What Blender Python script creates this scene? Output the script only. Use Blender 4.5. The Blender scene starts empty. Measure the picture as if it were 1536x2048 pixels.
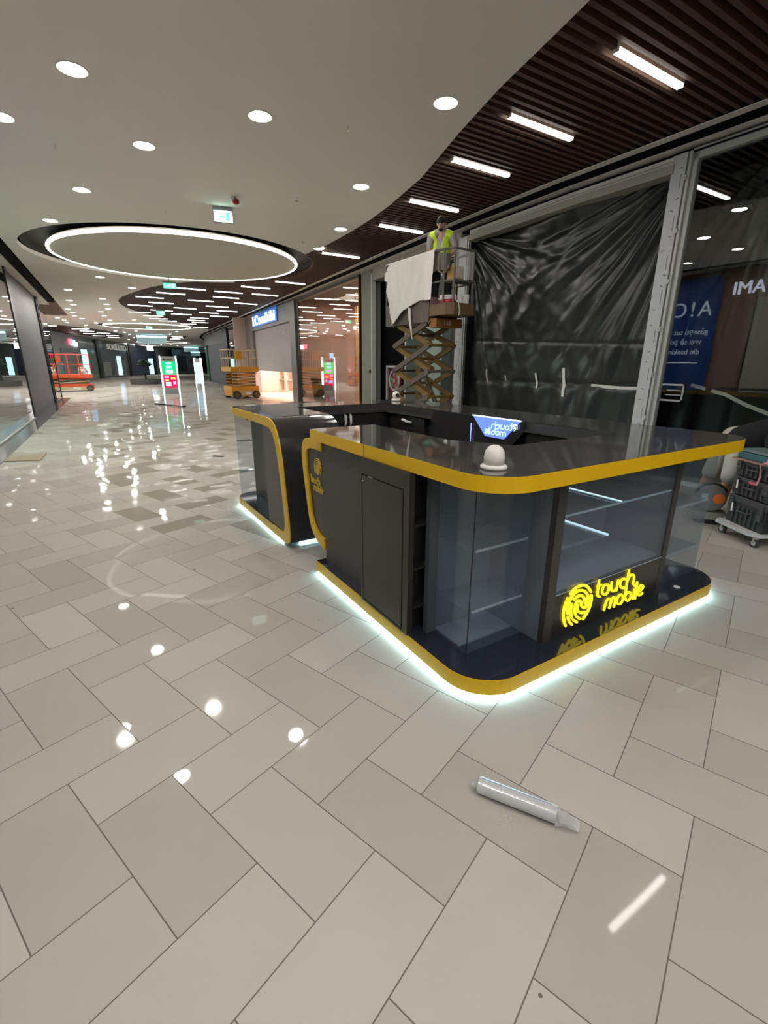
import bpy, bmesh, math, random
from mathutils import Vector, Matrix
import numpy as np
random.seed(7)
PI = math.pi
SC = bpy.context.scene
COL = SC.collection

# ------------------------------------------------------------------ camera
CAM_H = 1.707
cd = bpy.data.cameras.new('camera'); cam = bpy.data.objects.new('camera', cd); COL.objects.link(cam)
cr = Vector((0.8487822384482411, -0.528732089758576, 0.003330008156498566))
cu = Vector((0.15585806384807002, 0.25620970893189665, 0.9539731909139605))
cf = Vector((0.5052494192261127, 0.8091964917796924, -0.29987341006350315))
m3 = Matrix((cr, cu, -cf)).transposed()
cam.matrix_world = Matrix.Translation((0, 0, CAM_H)) @ m3.to_4x4()
cd.sensor_fit = 'HORIZONTAL'; cd.sensor_width = 36; cd.lens = 938.0/1536*36
cd.clip_start = 0.02; cd.clip_end = 300
SC.camera = cam
# ------------------------------------------------------------------ world, exposure
w = bpy.data.worlds.new('world'); SC.world = w; w.use_nodes = True
w.node_tree.nodes['Background'].inputs[0].default_value = (0.9, 0.92, 1.0, 1)
w.node_tree.nodes['Background'].inputs[1].default_value = 0.06
SC.view_settings.view_transform = 'Standard'
try: SC.view_settings.look = 'None'
except Exception: pass
SC.view_settings.gamma = 1.0
SC.view_settings.use_curve_mapping = False
SC.view_settings.exposure = 1.24
SC.cycles.use_denoising = True
SC.cycles.max_bounces = 8
SC.cycles.transparent_max_bounces = 24
SC.cycles.sample_clamp_indirect = 6
SC.cycles.caustics_reflective = False
SC.cycles.caustics_refractive = False
DOWN_E = 100.0      # emission of the round downlights
BAR_E = 8.0       # of the linear bars
RING_E = 1.7       # of the ceiling rings
LED_E = 12.0        # of the strip under the kiosk

# ------------------------------------------------------------------ materials
def mat(name, col, rough=0.5, metal=0.0, emis=None, es=0.0, spec=0.5, coat=0.0, noise=0.0, nscale=8.0,
        bump=0.0, bscale=60.0, alpha=1.0):
    m = bpy.data.materials.new(name); m.use_nodes = True
    nt = m.node_tree; b = nt.nodes['Principled BSDF']
    b.inputs['Base Color'].default_value = (*col, 1)
    b.inputs['Roughness'].default_value = rough
    b.inputs['Metallic'].default_value = metal
    b.inputs['Specular IOR Level'].default_value = spec
    b.inputs['Coat Weight'].default_value = coat
    b.inputs['Alpha'].default_value = alpha
    if emis:
        b.inputs['Emission Color'].default_value = (*emis, 1)
        b.inputs['Emission Strength'].default_value = es
    if noise or bump:
        tc = nt.nodes.new('ShaderNodeTexCoord')
    if noise:
        n = nt.nodes.new('ShaderNodeTexNoise'); n.inputs['Scale'].default_value = nscale
        n.inputs['Detail'].default_value = 5
        nt.links.new(tc.outputs['Object'], n.inputs['Vector'])
        r = nt.nodes.new('ShaderNodeMapRange')
        r.inputs[3].default_value = 1-noise; r.inputs[4].default_value = 1+noise
        nt.links.new(n.outputs[0], r.inputs[0])
        mx = nt.nodes.new('ShaderNodeVectorMath'); mx.operation = 'SCALE'
        mx.inputs[0].default_value = col
        nt.links.new(r.outputs[0], mx.inputs['Scale'])
        nt.links.new(mx.outputs[0], b.inputs['Base Color'])
    if bump:
        n2 = nt.nodes.new('ShaderNodeTexNoise'); n2.inputs['Scale'].default_value = bscale
        nt.links.new(tc.outputs['Object'], n2.inputs['Vector'])
        bp = nt.nodes.new('ShaderNodeBump'); bp.inputs['Strength'].default_value = bump
        bp.inputs['Distance'].default_value = 0.01
        nt.links.new(n2.outputs[0], bp.inputs['Height'])
        nt.links.new(bp.outputs[0], b.inputs['Normal'])
    return m

def glass(name, tint=(1, 1, 1), ior=1.5, rough=0.0, boost=1.0, haze=0.0, hcol=(.5, .55, .55)):
    m = bpy.data.materials.new(name); m.use_nodes = True
    nt = m.node_tree; nt.nodes.clear()
    out = nt.nodes.new('ShaderNodeOutputMaterial')
    tr = nt.nodes.new('ShaderNodeBsdfTransparent'); tr.inputs[0].default_value = (*tint, 1)
    gl = nt.nodes.new('ShaderNodeBsdfGlossy'); gl.inputs['Roughness'].default_value = rough
    geo = nt.nodes.new('ShaderNodeNewGeometry')
    dt = nt.nodes.new('ShaderNodeVectorMath'); dt.operation = 'DOT_PRODUCT'
    nt.links.new(geo.outputs['Normal'], dt.inputs[0]); nt.links.new(geo.outputs['Incoming'], dt.inputs[1])
    def mm(op, a_, b_):
        n_ = nt.nodes.new('ShaderNodeMath'); n_.operation = op; n_.use_clamp = True
        for i_, x_ in enumerate((a_, b_)):
            if x_ is None: continue
            if isinstance(x_, (int, float)): n_.inputs[i_].default_value = x_
            else: nt.links.new(x_, n_.inputs[i_])
        return n_.outputs[0]
    f0 = ((ior-1)/(ior+1))**2
    pw = mm('POWER', mm('SUBTRACT', 1.0, mm('ABSOLUTE', dt.outputs['Value'], None)), 5.0)
    fr_ = mm('ADD', mm('MULTIPLY', pw, 1-f0), f0)
    mu = nt.nodes.new('ShaderNodeMath'); mu.operation = 'MULTIPLY'; mu.inputs[1].default_value = boost; mu.use_clamp = True
    nt.links.new(fr_, mu.inputs[0])
    mix = nt.nodes.new('ShaderNodeMixShader')
    nt.links.new(mu.outputs[0], mix.inputs[0]); nt.links.new(gl.outputs[0], mix.inputs[2])
    if haze > 0:
        df = nt.nodes.new('ShaderNodeBsdfDiffuse'); df.inputs[0].default_value = (*hcol, 1)
        m2 = nt.nodes.new('ShaderNodeMixShader'); m2.inputs[0].default_value = haze
        nt.links.new(tr.outputs[0], m2.inputs[1]); nt.links.new(df.outputs[0], m2.inputs[2])
        nt.links.new(m2.outputs[0], mix.inputs[1])
    else:
        nt.links.new(tr.outputs[0], mix.inputs[1])
    nt.links.new(mix.outputs[0], out.inputs[0])
    return m

def emit(name, col, s):
    m = bpy.data.materials.new(name); m.use_nodes = True
    nt = m.node_tree; nt.nodes.clear()
    o = nt.nodes.new('ShaderNodeOutputMaterial'); e = nt.nodes.new('ShaderNodeEmission')
    e.inputs[0].default_value = (*col, 1); e.inputs[1].default_value = s
    nt.links.new(e.outputs[0], o.inputs[0]); return m

M = {}
M['ceil'] = mat('painted_ceiling', (.90, .86, .80), .9)
M['trimw'] = mat('fascia_paint', (.72, .69, .63), .6)
M['dark'] = mat('dark_void', (.006, .006, .007), .8, spec=.04)
M['slotdark'] = mat('slot_black', (.012, .012, .012), .7, spec=.05)
M['slat'] = mat('brown_slat', (.085, .045, .030), .6, noise=.15, nscale=3)
M['slatback'] = mat('brown_backing', (.03, .014, .009), .9)
M['down2'] = emit('far_downlight_diffuser', (1, .955, .89), 190.0)
M['down3'] = emit('unseen_downlight_diffuser', (1, .96, .92), 115.0)  # emitter of the downlights added out of view
M['bar2'] = emit('far_bar_diffuser', (1, .965, .91), 4.0)
M['down'] = emit('downlight_diffuser', (1, .955, .89), DOWN_E)
M['downrim'] = mat('downlight_rim', (.7, .68, .62), .5)
M['bar'] = emit('bar_diffuser', (1, .965, .91), BAR_E)
M['ring'] = emit('ring_diffuser', (1, .965, .88), RING_E)
M['disc'] = mat('disc_paint', (.66, .63, .54), .9)
M['recess'] = mat('recess_grey', (.05, .05, .045), .9)
M['led'] = emit('led_strip', (.44, .84, 1.0), LED_E)
M['yellow'] = mat('yellow_laminate', (.70, .43, .0), .3)
M['charc'] = mat('charcoal_gloss_top', (.055, .054, .051), .05, spec=.6)
M['plinth'] = mat('navy_gloss_plinth', (.018, .022, .032), .05, spec=.6)
M['gloss'] = mat('black_gloss_curve', (.030, .030, .032), .13, spec=.5)
M['panel'] = mat('charcoal_panel', (.045, .041, .039), .38, noise=.06, nscale=4)
M['door'] = mat('brown_black_door', (.030, .024, .020), .35)
M['black'] = mat('matt_black', (.010, .010, .011), .6)
M['inblack'] = mat('cabinet_inside_black', (.016, .015, .015), .45)
M['inner'] = mat('inner_charcoal', (.055, .053, .051), .35)
M['cabfloor'] = mat('cabinet_shelf_grey_bluelit', (.24, .28, .33), .15)  # grey board, its blue tone carries reflected bluish light
M['cabback'] = mat('cabinet_back_grey_bluelit', (.16, .185, .22), .2)  # grey panel with a bluish reflection put into the colour
M['kglass'] = glass('showcase_glass', (.90, .925, .94), 1.5, haze=.075, hcol=(.40, .50, .66))  # blue diffuse haze stands in for reflected light on the glass
M['kshelf'] = glass('shelf_glass', (.82, .88, .90), 1.5, haze=.10, hcol=(.5, .6, .65))
M['kedge'] = mat('aluminium_shelf_rail', (.62, .70, .75), .3, metal=.4)
M['shop'] = glass('shop_window_glass', (.90, .93, .92), 1.52, boost=2.3)
M['shopL'] = glass('shop_window_glass_light', (.86, .90, .88), 1.52, boost=1.8, haze=.06, hcol=(.4, .5, .46))
M['alu'] = mat('brushed_aluminium', (.42, .42, .43), .38, metal=.5)
M['aluw'] = mat('light_grey_metal', (.46, .47, .46), .5, metal=.15)
M['frame'] = mat('dark_window_frame', (.012, .012, .014), .4)
M['chrome'] = mat('chrome', (.8, .8, .82), .15, metal=1)
M['white'] = mat('white_plastic', (.78, .78, .76), .35)
M['tape'] = mat('masking_tape_white', (.62, .61, .56), .6)
M['blackp'] = mat('black_plastic_sheet', (.016, .018, .017), .31, spec=.5, bump=.2, bscale=6)
M['granite'] = mat('dark_granite', (.085, .085, .088), .12, noise=.5, nscale=40)
M['portal'] = mat('brushed_grey_portal', (.26, .255, .26), .35, metal=.3, noise=.06, nscale=2)
M['shutter'] = mat('roller_shutter_lath', (.58, .56, .55), .45, metal=.1)
M['liftO'] = mat('lift_orange', (.62, .075, .018), .45, noise=.1)
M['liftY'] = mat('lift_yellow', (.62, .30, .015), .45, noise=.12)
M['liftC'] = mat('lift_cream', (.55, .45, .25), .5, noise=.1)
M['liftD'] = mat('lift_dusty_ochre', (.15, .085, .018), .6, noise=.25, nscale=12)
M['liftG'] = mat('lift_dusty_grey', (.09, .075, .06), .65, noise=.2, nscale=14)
M['liftR'] = mat('lift_dark_rail', (.10, .09, .08), .55, noise=.2)
M['tyre'] = mat('rubber_tyre', (.05, .05, .048), .8)
M['cloth'] = mat('white_cloth', (.56, .55, .52), .9, noise=.06, nscale=6)
M['red'] = mat('red_paint', (.30, .012, .018), .4)
M['cab'] = mat('dark_red_cabinet', (.06, .008, .010), .3)
M['skin'] = mat('skin', (.42, .24, .16), .6, noise=.06, nscale=20)
M['hair'] = mat('dark_hair', (.012, .009, .008), .8)
M['vest'] = mat('high_visibility_yellow', (.55, .78, .03), .6, emis=(.5, .75, .02), es=0.0)
M['shirtg'] = mat('grey_shirt', (.28, .26, .27), .9)
M['shirtb'] = mat('black_shirt', (.008, .008, .010), .95)
M['shorts'] = mat('khaki_shorts', (.42, .40, .35), .95, noise=.08)
M['trous'] = mat('dark_trousers', (.03, .03, .035), .9)
M['shirtw'] = mat('white_shirt', (.5, .5, .48), .9)
M['shoe'] = mat('dark_sandal', (.10, .095, .085), .8)
M['tbox'] = mat('black_toolbox_plastic', (.022, .022, .023), .5)
M['tbox2'] = mat('dark_grey_toolbox_plastic', (.050, .050, .052), .5)
M['teal'] = mat('teal_case', (.03, .115, .135), .5)
M['grey2'] = mat('grey_metal_saw', (.17, .17, .17), .4, metal=.2)
M['orange'] = mat('orange_label', (.75, .16, .02), .5)
M['pink'] = mat('pink_fabric', (.62, .27, .36), .8)
M['pinkred'] = mat('pink_red_label', (.55, .10, .14), .6)
M['dolly'] = mat('grey_white_dolly', (.55, .55, .56), .45)
M['card'] = mat('brown_cardboard', (.30, .235, .165), .9)
M['wood'] = mat('golden_wood', (.50, .27, .10), .5, noise=.2, nscale=3)
M['pinkwall'] = mat('dusty_pink_wall', (.42, .25, .21), .7)
M['pale'] = mat('pale_floor_panel', (.55, .50, .46), .6)
M['maroon'] = mat('maroon_board', (.09, .018, .02), .3)
M['lcshelf'] = mat('cream_shop_shelving', (.75, .62, .55), .6)
M['greyw'] = mat('shop_wall_grey', (.30, .32, .31), .8)
M['offw'] = mat('off_white_counter', (.55, .56, .53), .6)
M['blue'] = mat('bank_blue', (.004, .055, .27), .4)
M['navy'] = mat('navy_shutter', (.018, .025, .055), .5)
M['green'] = mat('green_post', (.03, .10, .04), .5)
M['twall'] = mat('beige_wall', (.36, .34, .29), .7)
M['brownp'] = mat('brown_panel', (.20, .12, .075), .6)
M['redE'] = emit('sign_red', (1, .08, .12), 2.2)
M['whiteE'] = emit('sign_white', (.92, .95, 1), 2.6)
M['blueE'] = emit('sign_blue_glow', (.12, .42, 1.0), 1.6)
M['lcE'] = emit('sign_letter_face', (.62, .86, 1.0), 1.2)
M['cyanE'] = emit('cyan_lightbox', (.35, .8, 1.0), 1.5)
M['yE'] = emit('yellow_logo_face', (1.0, .76, .02), .72)
M['yP'] = mat('yellow_logo_paint', (.60, .42, .05), .4)
M['acr'] = None
M['ledw'] = emit('totem_led', (.80, .93, 1), 2.5)
M['scrG'] = emit('screen_green', (.0, .62, .12), 1.0)
M['scrR'] = emit('screen_red', (.72, .01, .06), 1.0)
M['scrC'] = emit('screen_cyan', (.25, .82, .95), 1.0)
M['scrP'] = emit('screen_pink', (.85, .35, .75), 1.0)
M['scrO'] = emit('screen_orange', (1.0, .42, .05), 1.0)
M['scrB'] = emit('screen_blue', (.35, .65, 1.0), 1.0)
M['dull'] = mat('totem_grey', (.30, .31, .30), .5)
M['exitw'] = emit('exit_sign_white', (.72, 1.0, .88), 1.5)
M['exitg'] = emit('exit_sign_green', (.1, .8, .4), 1.2)
M['film'] = mat('wrapping_film_roll', (.60, .61, .63), .2, metal=.25, spec=.7, coat=.8, bump=.12, bscale=90)
M['filmc'] = glass('clear_film', (.93, .94, .95), 1.4, rough=.12, haze=.28, hcol=(.75, .75, .75))
M['domew'] = mat('camera_white', (.72, .70, .66), .3)
M['paper'] = mat('protective_film', (.50, .51, .53), .45, noise=.08, nscale=6)
M['mark'] = mat('film_print_dark', (.10, .10, .11), .6)
M['bucketw'] = mat('bucket_white', (.6, .58, .54), .4)
M['rope'] = mat('rope_white', (.55, .52, .45), .9)
M['liquid'] = mat('amber_box', (.55, .33, .10), .4)
M['plant'] = mat('dark_leaf', (.02, .045, .02), .7)
M['soil'] = mat('planter_stone', (.10, .10, .095), .7)

# ------------------------------------------------------------------ mesh helpers
class MB:
    def __init__(s): s.v = []; s.f = []
    def add(s, vs, fs):
        n = len(s.v); s.v += [tuple(v) for v in vs]; s.f += [tuple(i+n for i in f) for f in fs]; return s
    def box(s, x0, x1, y0, y1, z0, z1):
        return s.prism([(x0, y0), (x1, y0), (x1, y1), (x0, y1)], z0, z1)
    def prism(s, poly, z0, z1):
        n = len(poly)
        a = sum(poly[i][0]*poly[(i+1) % n][1]-poly[(i+1) % n][0]*poly[i][1] for i in range(n))
        if a < 0: poly = poly[::-1]
        vs = [(x, y, z0) for x, y in poly]+[(x, y, z1) for x, y in poly]
        fs = [tuple(range(n))[::-1], tuple(range(n, 2*n))]
        fs += [(i, (i+1) % n, (i+1) % n+n, i+n) for i in range(n)]
        return s.add(vs, fs)
    def prismx(s, poly, x0, x1):      # poly in (y, z), extruded along x
        n = len(poly)
        a = sum(poly[i][0]*poly[(i+1) % n][1]-poly[(i+1) % n][0]*poly[i][1] for i in range(n))
        if a < 0: poly = poly[::-1]
        vs = [(x0, y, z) for y, z in poly]+[(x1, y, z) for y, z in poly]
        fs = [tuple(range(n))[::-1], tuple(range(n, 2*n))]
        fs += [(i, (i+1) % n, (i+1) % n+n, i+n) for i in range(n)]
        return s.add(vs, fs)
    def obox(s, c, ax, ay, az, hx, hy, hz):
        c = Vector(c); ax = Vector(ax).normalized()*hx; ay = Vector(ay).normalized()*hy; az = Vector(az).normalized()*hz
        vs = [c+ax*i+ay*j+az*k for k in (-1, 1) for j in (-1, 1) for i in (-1, 1)]
        return s.add(vs, [(0, 2, 3, 1), (4, 5, 7, 6), (0, 1, 5, 4), (2, 6, 7, 3), (0, 4, 6, 2), (1, 3, 7, 5)])
    def beam(s, a, b, w, h, up=(0, 0, 1)):
        a = Vector(a); b = Vector(b); d = b-a
        side = d.cross(Vector(up))
        if side.length < 1e-6: side = d.cross(Vector((1, 0, 0)))
        u = side.cross(d)
        return s.obox((a+b)/2, d, side, u, d.length/2, w/2, h/2)
    def tube(s, pts, r, n=8, caps=True, closed=False):
        P = [Vector(p) for p in pts]; m = len(P)
        rr = r if isinstance(r, (list, tuple)) else [r]*m
        vs = []; prev = None
        for i, p in enumerate(P):
            if closed: t = P[(i+1) % m]-P[i-1]
            else: t = (P[min(i+1, m-1)]-P[max(i-1, 0)])
            t.normalize()
            if prev is None:
                a = t.cross(Vector((0, 0, 1)))
                if a.length < 1e-3: a = t.cross(Vector((1, 0, 0)))
            else: a = prev-t*prev.dot(t)
            if a.length < 1e-6: a = t.orthogonal()
            a.normalize(); prev = a; b = t.cross(a)
            for k in range(n):
                an = 2*PI*k/n; vs.append(p+(a*math.cos(an)+b*math.sin(an))*rr[i])
        fs = []
        for i in range(m if closed else m-1):
            j = (i+1) % m
            for k in range(n):
                fs.append((i*n+k, i*n+(k+1) % n, j*n+(k+1) % n, j*n+k))
        if caps and not closed:
            fs.append(tuple(range(n))[::-1]); fs.append(tuple((m-1)*n+k for k in range(n)))
        return s.add(vs, fs)
    def cyl(s, c, r, h, axis=(0, 0, 1), n=24, r2=None):
        c = Vector(c); ax = Vector(axis).normalized()
        a = ax.orthogonal().normalized(); b = ax.cross(a); r2 = r if r2 is None else r2
        vs = [c+(a*math.cos(2*PI*k/n)+b*math.sin(2*PI*k/n))*r for k in range(n)]
        vs += [c+ax*h+(a*math.cos(2*PI*k/n)+b*math.sin(2*PI*k/n))*r2 for k in range(n)]
        fs = [tuple(range(n))[::-1], tuple(range(n, 2*n))]+[(k, (k+1) % n, (k+1) % n+n, k+n) for k in range(n)]
        return s.add(vs, fs)
    def lathe(s, prof, c=(0, 0, 0), axis=(0, 0, 1), n=28):
        c = Vector(c); ax = Vector(axis).normalized(); a = ax.orthogonal().normalized(); b = ax.cross(a)
        vs = []
        for r, h in prof:
            for k in range(n):
                vs.append(c+ax*h+(a*math.cos(2*PI*k/n)+b*math.sin(2*PI*k/n))*max(r, 1e-4))
        fs = []
        for i in range(len(prof)-1):
            for k in range(n): fs.append((i*n+k, i*n+(k+1) % n, (i+1)*n+(k+1) % n, (i+1)*n+k))
        fs.append(tuple(range(n))[::-1]); fs.append(tuple((len(prof)-1)*n+k for k in range(n)))
        return s.add(vs, fs)
    def torus(s, c, R, r, axis=(0, 0, 1), n=48, k=8):
        c = Vector(c); ax = Vector(axis).normalized(); a = ax.orthogonal().normalized(); b = ax.cross(a)
        return s.tube([c+(a*math.cos(2*PI*i/n)+b*math.sin(2*PI*i/n))*R for i in range(n)], r, k, closed=True)
    def sphere(s, c, r, n=16, m=10, sc=(1, 1, 1)):
        vs = []; c = Vector(c)
        for i in range(1, m):
            th = PI*i/m
            for k in range(n):
                vs.append(c+Vector((r*sc[0]*math.sin(th)*math.cos(2*PI*k/n), r*sc[1]*math.sin(th)*math.sin(2*PI*k/n), r*sc[2]*math.cos(th))))
        t = len(vs); vs.append(c+Vector((0, 0, r*sc[2]))); vs.append(c-Vector((0, 0, r*sc[2])))
        fs = []
        for i in range(m-2):
            for k in range(n): fs.append((i*n+k, (i+1)*n+k, (i+1)*n+(k+1) % n, i*n+(k+1) % n))
        for k in range(n):
            fs.append((t, k, (k+1) % n)); fs.append((t+1, (m-2)*n+(k+1) % n, (m-2)*n+k))
        return s.add(vs, fs)
    def mesh(s, name, m, smooth=False):
        me = bpy.data.meshes.new(name); me.from_pydata(s.v, [], s.f); me.validate()
        bm = bmesh.new(); bm.from_mesh(me); bmesh.ops.recalc_face_normals(bm, faces=bm.faces); bm.to_mesh(me); bm.free()
        if m: me.materials.append(m)
        if smooth:
            me.polygons.foreach_set('use_smooth', [True]*len(me.polygons))
        return me
    def build(s, name, m, parent=None, smooth=False, bevel=0, label=None):
        o = bpy.data.objects.new(name, s.mesh(name, m, smooth)); COL.objects.link(o)
        if parent is not None: setp(o, parent)
        if bevel:
            b = o.modifiers.new('bevel', 'BEVEL'); b.width = bevel; b.segments = 3; b.limit_method = 'ANGLE'
        if label: o['label'] = label
        return o

def setp(o, p):
    o.parent = p
    o.matrix_parent_inverse = (Matrix.Translation(rootloc(p))).inverted()
LOCS = {}
def rootloc(p): return Vector(LOCS.get(p.name, (0, 0, 0)))
def thing(name, label, cat, loc=(0, 0, 0), group=None):
    o = bpy.data.objects.new(name, None); COL.objects.link(o); o.location = loc; LOCS[o.name] = tuple(loc)
    o.empty_display_size = .1
    o['label'] = label; o['category'] = cat
    if group: o['group'] = group
    return o
def tag(o, label, cat, group=None, kind=None):
    o['label'] = label; o['category'] = cat
    if group: o['group'] = group
    if kind: o['kind'] = kind
    return o
def struct(name, mb, m, parent=None, **k):
    o = mb.build(name, m, parent, **k)
    if parent is None: o['kind'] = 'structure'
    return o
def copy_tree(o, parent=None):
    c = o.copy(); COL.objects.link(c)
    if parent is not None:
        c.parent = parent; c.matrix_parent_inverse = o.matrix_parent_inverse.copy()
    for ch in list(o.children): copy_tree(ch, c)
    return c
def fill2d(name, outline, holes, z0, thick, m, parent=None):
    cu_ = bpy.data.curves.new(name, 'CURVE'); cu_.dimensions = '2D'; cu_.fill_mode = 'BOTH'; cu_.extrude = thick/2
    for loop in [outline]+holes:
        sp = cu_.splines.new('POLY'); sp.points.add(len(loop)-1); sp.use_cyclic_u = True
        for p, q in zip(sp.points, loop): p.co = (q[0], q[1], 0, 1)
    tmp = bpy.data.objects.new('tmp', cu_); COL.objects.link(tmp)
    dg = bpy.context.evaluated_depsgraph_get(); me = bpy.data.meshes.new_from_object(tmp.evaluated_get(dg))
    bpy.data.objects.remove(tmp)
    me.name = name; me.materials.clear(); me.materials.append(m)
    me.transform(Matrix.Translation((0, 0, z0+thick/2)))
    o = bpy.data.objects.new(name, me); COL.objects.link(o)
    if parent is not None: setp(o, parent)
    return o
def text_obj(name, body, size, depth, m, mw, parent=None, align='LEFT', shear=0.0, spacing=1.0, label=None, offset=0.0, fitw=None):
    c = bpy.data.curves.new(name, 'FONT'); c.body = body; c.size = size; c.extrude = depth; c.align_x = align
    c.shear = shear; c.space_character = spacing; c.offset = offset; c.resolution_u = 3
    tmp = bpy.data.objects.new('tmp', c); COL.objects.link(tmp)
    dg = bpy.context.evaluated_depsgraph_get(); me = bpy.data.meshes.new_from_object(tmp.evaluated_get(dg))
    bpy.data.objects.remove(tmp)
    if fitw:
        xs_ = [v.co.x for v in me.vertices]; k_ = fitw/(max(xs_)-min(xs_)); me.transform(Matrix.Scale(k_, 4, (1, 0, 0))@Matrix.Translation((-min(xs_), 0, 0)))
    me.materials.clear(); me.materials.append(m); me.transform(mw)
    o = bpy.data.objects.new(name, me); COL.objects.link(o)
    if parent is not None: setp(o, parent)
    if label: o['label'] = label
    return o
def frame_m(origin, xdir, up=(0, 0, 1)):
    x = Vector(xdir).normalized(); u = Vector(up).normalized(); n = x.cross(u)
    mm = Matrix((x, u, n)).transposed().to_4x4(); mm.translation = Vector(origin); return mm
def circ(cx, cy, r, n=72):
    return [(cx+r*math.cos(2*PI*i/n), cy+r*math.sin(2*PI*i/n)) for i in range(n)]
def arc(cx, cy, r, a0, a1, n=12):
    return [(cx+r*math.cos(math.radians(a0+(a1-a0)*i/n)), cy+r*math.sin(math.radians(a0+(a1-a0)*i/n))) for i in range(n+1)]
def smooth_poly(pts, it=2, closed=False):
    for _ in range(it):
        q = []
        n = len(pts)
        if not closed: q.append(pts[0])
        for i in range(n if closed else n-1):
            a = Vector(pts[i]); b = Vector(pts[(i+1) % n])
            q.append(tuple(a*.75+b*.25)); q.append(tuple(a*.25+b*.75))
        if not closed: q.append(pts[-1])
        pts = q
    return pts

# ------------------------------------------------------------------ plan curves
CEIL = 4.5
FY = [(-12, 6.85), (6, 6.88), (8.5, 7.0), (11.35, 7.2), (16, 7.58), (30, 8.8), (51, 10.62), (57, 11.6), (64, 13.5), (72, 16.5), (95, 26)]
def F(y): return float(np.interp(y, [a for a, b in FY], [b for a, b in FY]))
def S(y): return F(y)+.57
def L(y): return -1.72+.045*(y-13)
def wseg(y0, y1, fn, off0, off1, z0, z1, mb=None, step=3.0):
    mb = mb or MB(); n = max(1, int(math.ceil((y1-y0)/step)))
    ys = sorted(set([y0+(y1-y0)*i/n for i in range(n+1)]+[a for a, b in FY if y0 < a < y1]))
    poly = [(fn(y)+off0, y) for y in ys]+[(fn(y)+off1, y) for y in ys[::-1]]
    return mb.prism(poly, z0, z1)

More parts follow.
